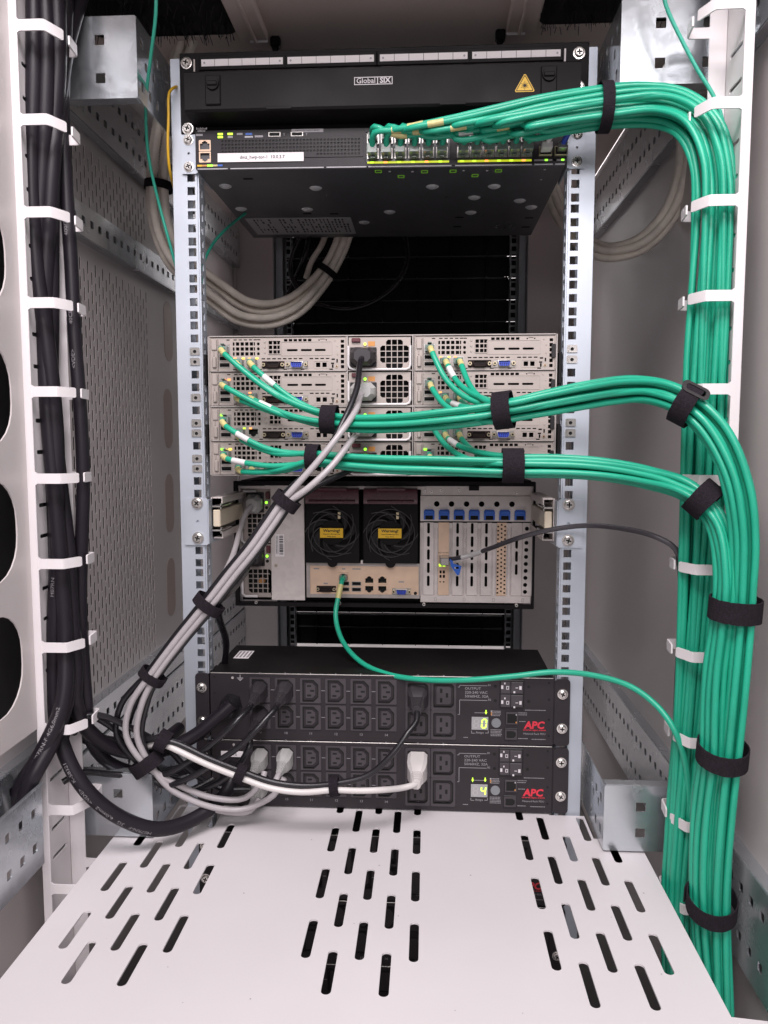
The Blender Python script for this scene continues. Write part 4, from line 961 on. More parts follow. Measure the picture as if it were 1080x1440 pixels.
def c19(parent, x, z):
    ring = lambda w, h, c: [(-w / 2 + 1, h / 2), (w / 2 - c, h / 2), (w / 2, h / 2 - c), (w / 2, -h / 2 + c), (w / 2 - c, -h / 2), (-w / 2 + 1, -h / 2), (-w / 2, -h / 2 + 1), (-w / 2, h / 2 - 1)]
    def fn(b):
        b.fill(rr(0, 0, 31.5, 38.5, 2), [ring(26.2, 31, 3.4)], 1.2, lambda u, v, w: (u, w - .6, v)); b.fill(ring(26.2, 31, 3.4), [ring(23.8, 28.4, 3)], 1.6, lambda u, v, w: (u, w - .8, v), 1)
        o = ring(23.8, 28.4, 3); b.loft([[(u, -1.5, v) for u, v in o], [(u, 10, v) for u, v in o]], False, False, 1); b.box(-12.5, 12.5, 10, 10.3, -15, 15, mi=1)
        q = ring(18.4, 23.0, 2.2); b.loft([[(u, 10, v) for u, v in q], [(u, -.9, v) for u, v in q]], False, True, 2)
        for u, v in ((-3.2, 6.2), (4.2, .4), (-3.2, -6.2)): b.box(u - 1.5, u + 1.5, -1.15, -1, v - 2.8, v + 2.8, mi=1)
    return part('c19', 'outlet', [socket_grey, hole_black, socket_grey], parent, (x, PY, z), fn)
def pdu(Zt, label, digit, arrows, plain=False):
    dz = Zt + 294.3
    t = thing('power_strip', (2, PY, Zt - 88), label, 'power strip', 'rack power strips with outlets')
    b = MB(); b.box(-218, 219.5, PY + 1.4, 132, Zt - 87.9, Zt - .3, .6); b.build('casing', pdu_body, t)
    b = MB(); b.box(-219, 221, PY - 1.2, PY + 1.3, Zt - 88.2, Zt - .2, .5); b.build('faceplate', pdu_black, t)
    slab('upper_edge', steel_port, t, -218, 220, PY - 1.6, PY - .6, Zt - 1.2, Zt - .2, c=.3)
    y = PY - 1.25
    for x in XC:
        for z in (at(437, 970.6, PY).z, at(437, 1008, PY).z): c13(t, x, z + dz).location.y -= 1.3 * MM
    for x in XD:
        for z in (at(606, 977, PY).z, at(606, 1018, PY).z): c19(t, x, z + dz).location.y -= 1.3 * MM
    zt = at(437, 947.5, PY).z + dz; zb = at(437, 1033, PY).z + dz
    b = MB()
    for i, x in enumerate(XC + XD):
        b.text(str(i + 1), 4.6, lambda u, v, w: (x + u, y - .1, zt + v)); b.text(str(i + 9), 4.6, lambda u, v, w: (x + u, y - .1, zb + 1.8 + v))
    for i in range(5):
        for z in (at(437, 970.6, PY).z, at(437, 1008, PY).z): b.box((XC[i] + XC[i + 1]) / 2 - 2.4, (XC[i] + XC[i + 1]) / 2 + 2.4, y - .12, y - .05, z + dz - .3, z + dz + .3)
    K = lambda zx, zy: (lambda p: (p.x, p.z + dz))(at(640 + zx / 6.353, 1035 + zy / 6.353, PY))
    D2 = 88.9
    def KK(zx, zy): x, z = K(zx, zy); return x, z + D2
    for k, s_ in enumerate(('OUTPUT', '220-240 VAC', '50/60HZ, 32A')):
        x, z = KK(80, 178 + 34 * k); b.text(s_, 4.7, lambda u, v, w: (x + u, y - .1, z + v), align='LEFT', width=1.1)
    for k, (s_, zy, za) in enumerate((('B1', 150, 165), ('B2', 278, 405))):
        x, z = KK(300, zy); b.text(s_, 3.6, lambda u, v, w: (x + u, y - .1, z + v))
        xa, z1_ = KK(35, zy); xb, _ = KK(280, zy); _, z2_ = KK(35, za); b.box(xa, xb, y - .12, y - .05, z1_ - .3, z1_ + .3); b.box(xa - .3, xa + .3, y - .12, y - .05, min(z1_, z2_), max(z1_, z2_)); x3, _ = KK(18, za); b.box(x3, xa, y - .12, y - .05, z2_ - .3, z2_ + .3)
    x, z = KK(212, 566); b.text('Amps', 4.4, lambda u, v, w: (x + u, y - .1, z + v))
    for zx in (140, 288): xa, z1_ = KK(zx, 548); b.box(xa - .3, xa + .3, y - .12, y - .05, z1_ - 3.6, z1_); b.box(min(xa, xa + (4 if zx < 200 else -4)), max(xa, xa + (4 if zx < 200 else -4)), y - .12, y - .05, z1_ - 3.6, z1_ - 3)
    for zx, zy, w, n in ((358, 378, 12, 4), (358, 542, 14, 5), (590, 395, 14, 2), (590, 470, 8, 1), (595, 620, 12, 1), (735, 628, 18, 1), (90, 607, 6, 1), (705, 372, 26, 1)):
        for k in range(n):
            x, z = KK(zx, zy + k * (13 if n > 2 else 17)); 
            u = -w / 2
            while u < w / 2 - 1: q_ = random.uniform(.5, 1.6); b.box(x + u, x + u + q_, y - .12, y - .05, z - .45, z + .45); u += q_ + .45
    x, z = KK(696, 580); b.text('Metered Rack PDU', 3.5, lambda u, v, w: (x + u, y - .1, z + v), width=1.0)
    tag(b.build('lettering', ink_g, t), kind='stuff')
    b = MB(); x, z = KK(698, 506); b.text('APC', 13.0, lambda u, v, w: (x + u + .12 * v, y - .14, z + v), width=1.0, bold=.52)
    x, z = KK(697, 546); b.text('www.apc.com', 3.0, lambda u, v, w: (x + u, y - .14, z + v), width=1.7, bold=.05); b.build('emblem', red_i, t)
    x, z = KK(214, 484); d = slab('display', disp, t, x - 10.6, x + 10.6, y - .6, y - .05, z - 8.4, z + 8.4, c=.2)
    b = MB(); seg7(b, '8', x - 4.7, z, 5.4, 11, 0, y - .75); seg7(b, digit, x + 5.2, z, 5.4, 11, 1, y - .78); b.build('digit', [seg_off, seg_on], d)
    for zx in arrows: xa, z1_ = KK(zx, 392); b = MB(); b.add([(xa - 1.6, y - .2, z1_ + 1), (xa + 1.6, y - .2, z1_ + 1), (xa, y - .2, z1_ - 2.2)], [(0, 1, 2)]); b.box(xa - .6, xa + .6, y - .2, y - .1, z1_ + .8, z1_ + 3.6); b.build('indicator', led_l, t)
    xa, z1_ = KK(215, 392); slab('print_mark', ink_g, t, xa - 7, xa + 7, y - .14, y - .05, z1_ - .3, z1_ + .3)
    for k in range(3): xa, z1_ = KK(316, 378 + 15 * k); slab('status_light', orange_l if k else paper_g, t, xa - .8, xa + .8, y - .3, y - .05, z1_ - .8, z1_ + .8)
    x, z = KK(358, 481); b = MB(); b.cyl((x, y, z), (x, y - 1.6, z), 6.2, 5.8, 24); b.build('button', button_g, t)
    for zx, zy, big in ((497, 440, 1), (487, 580, 0)):
        x, z = KK(zx, zy); j = slab('network_port', socket_black, t, x - 8, x + 8, y - 1.4, y - .05, z - 8, z + 8, c=.5)
        b = MB()
        if big: b.fill(rr(x, z, 15, 15, .6, 1), [rect(x - 6, z - 6, x + 6, z + 6)], .8, front(y - 1.7)); b.box(x - 6, x + 6, y - 1.6, y - 1.5, z - 6, z + 6, mi=1)
        else: b.fill(rr(x, z, 15, 13, .6, 1), [[(x - 5.5, z + 4.5), (x + 3.4, z + 4.5), (x + 6.2, z + 2), (x + 6.2, z - 2), (x + 3.4, z - 4.5), (x - 5.5, z - 4.5)]], .8, front(y - 1.7)); b.box(x - 6, x + 6.4, y - 1.6, y - 1.5, z - 5, z + 5, mi=1)
        b.build('mouth', [socket_grey, hole_black], j)
        if big:
            for k in (5, -5): slab('contact', paper_g if k > 0 else orange_l, j, x + 4.6, x + 6, y - 1.9, y - 1.7, z + k - 1, z + k + 1)
    x0_, zt_ = KK(392, 100); x1_, zb_ = KK(600, 350); xm, zm = (KK(490, 0)[0], (zt_ + zb_) / 2)
    bk = slab('breaker', socket_black, t, x0_, x1_, y - 2.2, y - .05, zb_, zt_, c=.6)
    for k in range(2):
        z0_, z1_ = (zm + .6, zt_ - 2) if k == 0 else (zb_ + 1, zm - .6)
        slab('toggle', socket_grey, bk, xm, x1_ - 1.2, y - 3.4, y - 2.1, z0_ + .4, z1_ - .4, c=.6); slab('cell', socket_grey, bk, x0_ + 1, xm - .8, y - 2.6, y - 2.1, z0_ + .4, z1_ - .4, c=.3)
    b = MB()
    for k in range(2):
        for zx, zy, w, h, yy in ((410, 162, 2.6, 4.5, -2.75), (570, 168, 3, 4.6, -3.55), (538, 168, 3.4, .8, -3.55), (516, 205, 2.2, 2.4, -3.55), (433, 130, 1.6, 2.2, -2.75)):
            x, z = KK(zx, zy + 131 * k); b.box(x - w / 2, x + w / 2, y + yy, y + yy + .1, z - h / 2, z + h / 2)
        x, z = KK(458, 168 + 131 * k); b.fill(rect(x - 1.7, z - 2.2, x + 1.7, z + 2.2), [rect(x - 1, z - 1.5, x + 1, z + 1.5)], .1, front(y - 2.7))
    b.build('symbol', ink_w, bk)
    for zx, zy in ((350, 158), (350, 286), (645, 166), (645, 294)): x, z = KK(zx, zy); b = MB(); b.cyl((x, y, z), (x, y - .25, z), 2.0, None, 12); b.build('screw_hole', hole_black, t)
    for zx, zy in ((826, 132), (826, 280), (824, 455), (822, 600)): x, z = KK(zx, zy); b = MB(); b.cyl((x, y, z), (x, y - .25, z), 1.5, None, 10); b.build('screw_hole', hole_black, t)
    for px, py in ((302, 951), (302, 974), (302, 1001)): p = at(px, py, PY); b = MB(); b.cyl((p.x, y, p.z + dz), (p.x, y - .25, p.z + dz), 1.3, None, 10); b.build('screw_hole', hole_black, t)
    p = at(327.5, 952.5, PY); b = MB(); b.cyl((p.x, y, p.z + dz), (p.x, y - .6, p.z + dz), 1.7, None, 10); b.build('earth_stud', chrome, t)
    b = MB(); p = at(338, 953, PY)
    for k, w in enumerate((8, 5, 2)): b.box(p.x - w / 2, p.x + w / 2, y - .12, y - .05, p.z + dz - 1.6 * k - .3, p.z + dz - 1.6 * k + .3)
    b.box(p.x - .3, p.x + .3, y - .12, y - .05, p.z + dz, p.z + dz + 4.5); b.build('symbol', ink_w, t)
    c = at(326, 989, PY); b = MB()
    b.cyl((c.x, y, c.z + dz), (c.x, y - 6, c.z + dz), 14.5, 14.2, 6); b.cyl((c.x, y - 6, c.z + dz), (c.x, y - 20, c.z + dz), 12.5, 11.8, 18); b.cyl((c.x, y - 20, c.z + dz), (c.x, y - 29, c.z + dz), 11.8, 9.6, 18); b.build('cable_gland', blk_cord, t)
    for s, x0_, x1_ in ((-1, -238, -220), (1, 222, 241)):
        b = MB(); b.fill(rr((x0_ + x1_) / 2, Zt - 44.4, x1_ - x0_, 86.5, 5, 4), [], 2.4, front(-3.4)); b.box(s * 221, s * 223, -3, 40, Zt - 86, Zt - 3, .3); b.build('rack_ear', pdu_black, t)
        for z in (20, 64.5): screw(s * 230.5 + 1, -4.7, Zt - z, t, 1.0)
    return t
p1 = pdu(-294.3, 'black power strip showing 0 on its display, upper one of the pair', '0', (268,))
p2 = pdu(-383.2, 'black power strip showing 4 on its display, directly on the white shelf', '4', (156, 268))
p3 = copy_thing(p2, (0, 0, -125), 'black power strip glimpsed through the slots of the white shelf, upper one down there')
p4 = copy_thing(p2, (0, 0, -215), 'black power strip glimpsed through the slots of the white shelf, lower one down there')
p5 = copy_thing(p2, (0, 0, -304), 'black power strip deepest under the slots of the white shelf')
c = at(290, 0, 0)
gl = slab('label', paper, p1, -205, -184, 62, 100, -294.2, -293.9); b = MB()
for k in range(4): b.box(-203 + k * 5, -200.5 + k * 5, 66, 96, -293.8, -293.7)
b.build('lettering', ink_g, gl)
t2 = slab('label_tape', paper, p2, at(311, 1060, -4).x, at(342, 1060, -4).x, -5, -4.2, at(325, 1064, -4).z, at(325, 1056, -4).z, c=.1)
b = MB(); p = at(313, 1060.5, -4); b.text('A-10', 5.4, lambda u, v, w: (p.x + 14 + u, -5.2, p.z + v)); b.build('lettering', ink, t2)
# ------------------------------------------------------------------ cables
class Spine:
    """a bundle's centre line: rows of (px, py, depth, half width across, half width in depth)"""
    def __init__(s, rows):
        P = [at(*r[:3]) for r in rows]; s.p = catmull(P, 14.); n = len(s.p)
        s.key = [min(range(n), key=lambda i: (s.p[i] - q).length) for q in P]
        s.wa = []; s.wb = []
        for i in range(n):
            k = max([j for j in range(len(P)) if s.key[j] <= i] or [0]); k2 = min(k + 1, len(P) - 1)
            t = 0 if k2 == k else (i - s.key[k]) / max(1, s.key[k2] - s.key[k])
            s.wa.append(rows[k][3] * (1 - t) + rows[k2][3] * t); s.wb.append(rows[k][4] * (1 - t) + rows[k2][4] * t)
        s.fr = []
        for i in range(n):
            t = (s.p[min(i + 1, n - 1)] - s.p[max(i - 1, 0)]).normalized(); a = t.cross(Vector((0, 1, 0))).normalized(); s.fr.append((t, a, a.cross(t)))
    def pt(s, i, da, db): t, a, b = s.fr[i]; return s.p[i] + a * (da * s.wa[i]) - b * (-db * s.wb[i])
    def near(s, q): return min(range(len(s.p)), key=lambda i: (s.p[i] - q).length)
def disc(n):
    out = []
    for k in range(n): r = math.sqrt((k + .5) / n); a = k * 2.39996; out.append((r * math.cos(a), r * math.sin(a)))
    return out
def run(sp, i0, i1, da, db, seed, wob=.16, stride=3):
    rnd = random.Random(seed); ph = [rnd.uniform(0, 6.28) for _ in range(4)]; f1, f2 = rnd.uniform(.05, .1), rnd.uniform(.05, .1); out = []
    for i in list(range(i0, i1, stride)) + [i1]:
        u = da + wob * math.sin(i * f1 + ph[0]); v = db + wob * math.sin(i * f2 + ph[1]); r = math.hypot(u, v)
        if r > 1.02: u, v = u / r, v / r
        out.append(sp.pt(i, u, v))
    return out
SIDES = 9
def cable(name, pts, r, m, label, cat='cable', group=None, step=7., n=None):
    q = catmull(pts, step); b = MB(); b.tube(q, r, n or SIDES)
    o = b.build(name, m, None, angle=80); tag(o, label, cat, group); o['n'] = 0; del o['n']
    return o, q
def piece(name, m, parent, q, a, l, r, n=10):
    """a sleeve round the cable from a to a+l millimetres along its line q"""
    d = 0; P = []
    for i in range(1, len(q)):
        s = (q[i] - q[i - 1]).length
        if d + s >= a and d <= a + l:
            if not P: P.append(q[i - 1].lerp(q[i], max(0, min(1, (a - d) / s))))
            P.append(q[i].copy() if d + s <= a + l else q[i - 1].lerp(q[i], (a + l - d) / s))
        d += s
    if len(P) < 2: return None
    b = MB(); b.tube(P, r, n); return b.build(name, m, parent, angle=60)
GR = 3.45
def rj_plug(parent, p, boot=True, m=clear_p, down=True, ext=0):
    """clear plug seated in a socket, its latch and its boot"""
    s = -1 if down else 1
    b = MB(); b.box(p.x - 5.7, p.x + 5.7, p.y - 9 - ext, p.y + 8, p.z - 4, p.z + 4 + ext * .3, .5); o = b.build('plug', m, parent)
    b = MB(); b.loft([[(p.x - 2.4, p.y - 10, p.z + s * 6.0), (p.x + 2.4, p.y - 10, p.z + s * 6.0), (p.x + 2.4, p.y - 10, p.z + s * 7), (p.x - 2.4, p.y - 10, p.z + s * 7)], [(p.x - 3, p.y + 3, p.z + s * 4.1), (p.x + 3, p.y + 3, p.z + s * 4.1), (p.x + 3, p.y + 3, p.z + s * 5), (p.x - 3, p.y + 3, p.z + s * 5)]]); b.build('latch', clear_p, o)
    return o
# ---- the 24 switch cables
top = Spine([(545, 194, -46, 6, 6), (560, 193, -50, 8.5, 8), (600, 190, -54, 12, 11), (640, 186, -58, 15.5, 13), (700, 177, -62, 19, 15), (760, 165, -66, 20, 17), (850, 151, -70, 20, 18), (915, 147, -82, 20, 18), (965, 161, -108, 20, 17), (998, 205, -128, 20, 16), (1006, 280, -133, 20, 16), (1003, 400, -133, 22, 16), (998, 520, -133, 23, 16), (994, 620, -133, 23, 16), (990, 720, -133, 22, 16), (984, 830, -132, 20, 15), (976, 950, -132, 19, 15), (966, 1080, -134, 18, 15), (957, 1190, -138, 16, 14), (952, 1270, -142, 15, 13), (955, 1400, -150, 15, 12), (960, 1560, -160, 15, 12)])
slots = sorted(disc(24), key=lambda s: -s[0] - .25 * s[1])
order = sorted(SWPORT, key=lambda s: (s[0], s[2]))
last = len(top.p) - 1
for k, (x, z, row, col) in enumerate(order):
    da, db = slots[k]; y0 = SWY - 10
    j = top.near(at(552 + (col * 16.5) + (8 if col > 5 else 0) + random.uniform(0, 14), 185, -55))
    sgn = 1 if row == 'upper' else -1
    P = [Vector((x, y0, z)), Vector((x + .5, y0 - 8, z + (.5 if row == 'upper' else 5))), Vector((x + 4, y0 - 22, z + (1 if row == 'upper' else 13)))]
    P += run(top, j, last, da, db, 100 + k, .20)
    nth = ('first', 'second', 'third', 'fourth', 'fifth', 'sixth', 'seventh', 'eighth', 'ninth', 'tenth', 'eleventh', 'twelfth')[col]
    o, q = cable('patch_cable', P, GR, green, 'green patch cable plugged into the %s %s-row port of the switch bank' % (nth, row), 'patch cable', 'green patch cables from the switch')
    pl = rj_plug(o, Vector((x, SWY - 1, z)), down=(row == 'lower'), ext=9 if row == 'lower' else 0)
    SL_ = {(0, 'upper'): ((44, 18, 'y'), (78, 26, 'w')), (0, 'lower'): ((46, 24, 'y'), (86, 30, 'w')), (1, 'upper'): ((52, 14, 'y'), (94, 20, 'w')), (1, 'lower'): ((50, 18, 'y'),), (2, 'lower'): ((62, 18, 'y'),), (3, 'lower'): ((70, 18, 'y'),), (4, 'lower'): ((58, 16, 'w'),), (7, 'lower'): ((52, 14, 'y'),)}
    for a_, l_, c_ in SL_.get((col, row), ()): piece('sleeve', sleeve_y if c_ == 'y' else sleeve_w, o, q, a_, l_, GR + .3)
# ---- cables of the two-unit servers
def nport(node_x, row, which):
    """socket position: node's left edge, row 0-3 from the top, management or network port"""
    zt = (133.5 if row < 2 else 46.2) - .9 - 43 * (row % 2)
    u, v = {'m': (19.2, 15.8), 'a': (37.8, 31.6), 'b': (54.6, 31.6)}[which]
    return Vector((node_x + u, TY - 1, zt - v))
XL, XR = -214.6, 43
mid = Spine([(400, 560, -44, 9, 6), (462, 590, -50, 9.5, 8), (540, 594, -72, 10, 9), (630, 587, -92, 13, 11), (707, 577, -98, 14, 13), (790, 562, -108, 16, 14), (870, 549, -132, 16, 14), (925, 552, -162, 14, 14), (968, 571, -190, 14, 14), (1004, 607, -206, 14, 14), (1030, 660, -216, 14, 13), (1045, 740, -220, 13, 13), (1043, 850, -218, 11, 12), (1034, 960, -218, 11.5, 13), (1025, 1060, -215, 11, 12), (1016, 1150, -214, 11.5, 13), (1010, 1270, -212, 11, 12), (1013, 1400, -216, 11, 13), (1018, 1560, -220, 11, 13)])
low = Spine([(380, 635, -44, 7, 5), (440, 643, -54, 8, 7), (530, 650, -72, 10, 8), (620, 652, -86, 11.5, 10), (720, 655, -96, 12.5, 12), (800, 656, -104, 13, 12), (870, 663, -126, 12.5, 12), (930, 677, -156, 12, 12), (984, 700, -186, 11, 12), (1008, 735, -200, 10, 12), (1019, 790, -210, 9, 12), (1016, 860, -214, 8.5, 11), (1004, 960, -210, 9, 12), (1001, 1060, -211, 8.5, 11), (990, 1150, -206, 9, 12), (987, 1270, -208, 8, 11), (997, 1400, -210, 8, 12), (1005, 1560, -214, 8, 12)])
ROWN = ('topmost', 'second', 'third', 'lowest')
PN = {'m': 'upper corner port', 'a': 'first network port', 'b': 'second network port'}
def server_cables(sp, rows, joinL, joinR, seed):
    L = [(XL, r, w) for r in rows for w in ('m', 'a', 'b')]; R = [(XR, r, w) for r in rows for w in ('m', 'a', 'b')]
    if rows[0] == 2: L.remove((XL, 2, 'b')); R.remove((XR, 3, 'b'))
    ds = sorted(disc(len(L) + len(R)), key=lambda s: -s[0]); end = len(sp.p) - 1
    # lower rows join from below, upper rows from above
    L.sort(key=lambda s: (s[1], s[2] == 'm')); R.sort(key=lambda s: (s[1], s[2] == 'm'))
    seq = []; li, ri = 0, 0
    for k in range(len(ds)):
        if (k % 2 == 0 and ri < len(R)) or li >= len(L): seq.append(R[ri]); ri += 1
        else: seq.append(L[li]); li += 1
    for k, (nx, r, w) in enumerate(seq):
        p = nport(nx, r, w); da, db = ds[k]; isL = nx == XL
        pj = (joinL if isL else joinR)[0] + (0 if w == 'm' else 14) + random.uniform(-8, 8); j = sp.near(at(pj, (joinL if isL else joinR)[1], -60))
        tgt = sp.pt(j, da, db); dn = (tgt - p)
        P = [p + Vector((0, -8, 0)), p + Vector((1.0, -21, -1.5)), p + Vector((8, -33, -8 if r % 2 == 0 else -5))]
        if isL: mid_ = P[-1].lerp(tgt, .5); mid_.z -= abs(dn.x) * .05 + (4 if r % 2 == 0 else 0); mid_.y -= 3; P += [mid_]
        else:
            P[-1] = p + Vector((2, -32, -6)); e = P[-1]; h = tgt - e
            P += [e + Vector((h.x * .22, h.y * .35, h.z * .52)), e + Vector((h.x * .55, h.y * .7, h.z * .86))]
        P += run(sp, j, end, da, db, seed + k, .17)
        o, q = cable('patch_cable', P, GR, green, 'green patch cable from the %s of the %s %s server node' % (PN[w], ROWN[r], 'outer' if isL else 'inner'), 'patch cable', 'green patch cables from the servers')
        o['label'] = 'green patch cable from the %s, %s node row, %s of the power supplies' % (PN[w], ROWN[r], 'left' if isL else 'right')
        rj_plug(o, p + Vector((0, -.5, 0)), m=gry_plug2 if k % 2 else clear_p, down=w != 'm')
        piece('sleeve', sleeve_y, o, q, 17, 13, GR + .35)
        if k % 3 == 0: piece('sleeve', sleeve_w, o, q, 34 + (k % 4) * 5, 18, GR + .35)
server_cables(mid, (0, 1), (452, 588), (692, 578), 300)
server_cables(low, (2, 3), (432, 642), (700, 654), 400)
# ---- the single cable of the fan server
c = c_mg; p = Vector((c[0], FY - 1, c[1]))
P = [p + Vector((0, -9, 0)), p + Vector((-.5, -20, -3)), at(476, 838, 112), at(472, 866, 98), at(481, 900, 70), at(506, 930, 38), at(545, 948, 6), at(600, 956, -22), at(660, 956, -42), at(720, 951, -52), at(780, 945, -60), at(836, 950, -80), at(888, 966, -105), at(925, 994, -128), at(948, 1026, -146), at(962, 1065, -150), at(968, 1120, -148), at(962, 1200, -148), at(960, 1300, -150), at(962, 1500, -156)]
o, q = cable('patch_cable', P, GR, green, 'single green patch cable arching from the fan server over the upper power strip', 'patch cable'); rj_plug(o, p, m=gry_plug2, down=False)
piece('sleeve', sleeve_y, o, q, 16, 20, GR + .6); b = MB(); b.cyl(p + Vector((0, -8, 0)), p + Vector((0, -17, -1)), 4.6, 3.9, 12); b.build('boot', green, o)
# ---- dark cable of the network card
p = at(625, 786, FY - 8)
P = [p, p + Vector((14, -22, 4)), at(660, 781, 92), at(690, 771, 48), at(725, 758, 0), at(760, 748, -18), at(800, 741, -28), at(830, 739, -40), at(880, 744, -80), at(925, 756, -118), at(950, 772, -124), at(957, 810, -118), at(955, 900, -112), at(950, 1010, -112), at(950, 1200, -118), at(956, 1500, -124)]
o, q = cable('network_cable', P, 3.1, dk_cord, 'dark grey cable arching from the network card to the green bundle', 'cable')
piece('sleeve', sleeve_w, o, q, 40, 46, 3.7)
b = MB(); b.box(p.x - 6, p.x + 6, p.y - 24, p.y + 12, p.z - 6, p.z + 5, .8); b.build('module', steel_port, o)
g = at(640, 797, FY - 26); b = MB(); b.fill([(g.x - 8, g.z + 11), (g.x - 3, g.z + 11), (g.x - 3, g.z + 5), (g.x + 9, g.z + 1), (g.x + 6, g.z - 11), (g.x + 3, g.z - 12), (g.x - 6, g.z + 1)], [rect(g.x - 1, g.z - 3, g.x + 5, g.z)], 2.4, front(g.y)); b.build('pull_tab', blue_p, o)
# ---- short tails at the switch uplinks
p = Vector((196, SWY - 5, 341.5)); P = [p, p + Vector((1, -16, 4)), p + Vector((10, -26, 16)), at(765, 180, -55), at(800, 165, -62)]
o, q = cable('uplink_cable', P, 2.6, sleeve_w, 'white cord in the first uplink cage of the switch under the green bundle', 'cord'); b = MB(); b.box(p.x - 6, p.x + 6, p.y - 15, p.y, p.z - 3.5, p.z + 3.5, .6); b.build('plug', sleeve_w, o)
p = Vector((214, SWY - 5, 341.5)); P = [p, p + Vector((1, -16, 4)), p + Vector((8, -26, 15)), at(800, 178, -56), at(830, 165, -64)]
o, q = cable('uplink_cable', P, 3.0, blue_c, 'blue cord in the second uplink cage of the switch under the green bundle', 'cord'); b = MB(); b.box(p.x - 5, p.x + 5, p.y - 13, p.y, p.z - 3.5, p.z + 3.5, .6); b.build('plug', steel_port, o)

# ---- thick black feeder cables in the cable manager
def printed(o, q, px, py, txt, size, r, tilt=0.):
    """white lettering laid along a cable on the side towards the viewer"""
    L = [0]
    for i in range(1, len(q)): L.append(L[-1] + (q[i] - q[i - 1]).length)
    i0 = min(range(len(q)), key=lambda i: (at(px, py, q[i].y) - q[i]).length); a = L[i0]
    def along(d):
        d = max(0, min(L[-1] - .01, d)); i = next(i for i in range(1, len(L)) if L[i] >= d); t = (d - L[i - 1]) / max(1e-6, L[i] - L[i - 1])
        j0, j1 = max(0, i - 3), min(len(q) - 1, i + 2); return q[i - 1].lerp(q[i], t), (q[j1] - q[j0]).normalized()
    def fn(u, v, w):
        c, t = along(a - u); n = Vector((0, -1, 0)); n = (n - t * n.dot(t)).normalized(); sd = n.cross(t).normalized(); an = -v / r + tilt
        return c + (n * math.cos(an) + sd * math.sin(an)) * (r + .25)
    b = MB(); b.text(txt, size, fn, align='LEFT', width=1.25); b.build('lettering', print_f, o)
FR = 8.6
F = [([(62, -60, -128), (66, 60, -130), (62, 200, -130), (56, 330, -130), (60, 440, -132), (66, 560, -134), (76, 680, -136), (86, 800, -138), (92, 900, -142), (88, 990, -158), (60, 1056, -174), (37, 1092, -178), (24, 1116, -178), (14, 1160, -180)], 'thick black printed cable crossing the white post towards the galvanised rail', ((52, 1078, 'H07RN-F 4G6,0mm2'),)),
     ([(48, -60, -134), (48, 100, -136), (45, 240, -136), (52, 380, -136), (66, 480, -134), (78, 600, -132), (80, 700, -134), (80, 800, -136), (76, 900, -138), (78, 1000, -142), (92, 1060, -148), (122, 1112, -150), (170, 1150, -138), (222, 1166, -116), (272, 1152, -84), (312, 1122, -52), (326, 1098, -34), (326, 1078, -24)], 'thick black printed cable sweeping across the shelf into the lower power strip', ((216, 1163, 'H07RN-F   3G   6,0mm2   <VDE>    K-58321'), (95, 840, 'H07RN'))),
     ([(78, -60, -124), (82, 80, -122), (74, 220, -120), (72, 330, -122), (72, 450, -122), (72, 560, -124), (84, 680, -124), (96, 780, -126), (100, 860, -128), (106, 930, -130), (106, 985, -130), (120, 1022, -116), (160, 1052, -84), (215, 1058, -56), (268, 1038, -44), (306, 1008, -36), (326, 990, -30)], 'thick black cable curving behind the white post into the upper power strip', ((100, 900, 'H07RN-F'),)),
     ([(40, -60, -118), (46, 120, -118), (56, 300, -118), (62, 420, -118), (70, 560, -118), (72, 700, -120), (72, 820, -120), (80, 920, -122), (86, 990, -116), (112, 1030, -96), (160, 1046, -50), (205, 1046, -10), (236, 1036, 36), (252, 1024, 70)], 'thick black cable deepest inside the cable manager, turning away behind the mounting rail', ()),
     ([(96, -60, -104), (92, 40, -104), (88, 150, -104), (93, 260, -106), (100, 370, -108), (105, 470, -110), (113, 580, -112), (117, 670, -112), (115, 760, -112), (113, 850, -112), (117, 930, -112), (122, 996, -112), (126, 1036, -100), (150, 1070, -80), (200, 1088, -56), (250, 1084, -30), (290, 1070, 10)], 'black cable running apart from the others beside the rear fingers', ((105, 460, '40CE'), (108, 515, '<VDE>'), (93, 330, '400/750V')))]
for rows, lb, txts in F:
    o, q = cable('feeder_cable', path(*rows), FR if rows[0][0] != 96 else 7.4, blk_rub, lb, 'power cable', 'thick black feeder cables', 9., 16)
    for px, py, s_ in txts: printed(o, q, px, py, s_, 5.6, FR if rows[0][0] != 96 else 7.4)
# extra dark cables crossing at the very top of the manager
o, q = cable('feeder_cable', path((130, -60, -60), (112, 0, -80), (95, 60, -96), (84, 130, -112), (74, 230, -126), (70, 300, -128), (64, 420, -128), (70, 560, -128), (76, 700, -128), (84, 860, -130), (94, 930, -140), (92, 990, -150), (72, 1046, -168), (50, 1086, -186), (38, 1112, -190), (28, 1160, -192)), FR, blk_rub, 'thick black cable slanting in from the roof across the galvanised bracket', 'power cable', 'thick black feeder cables', 9., 16)

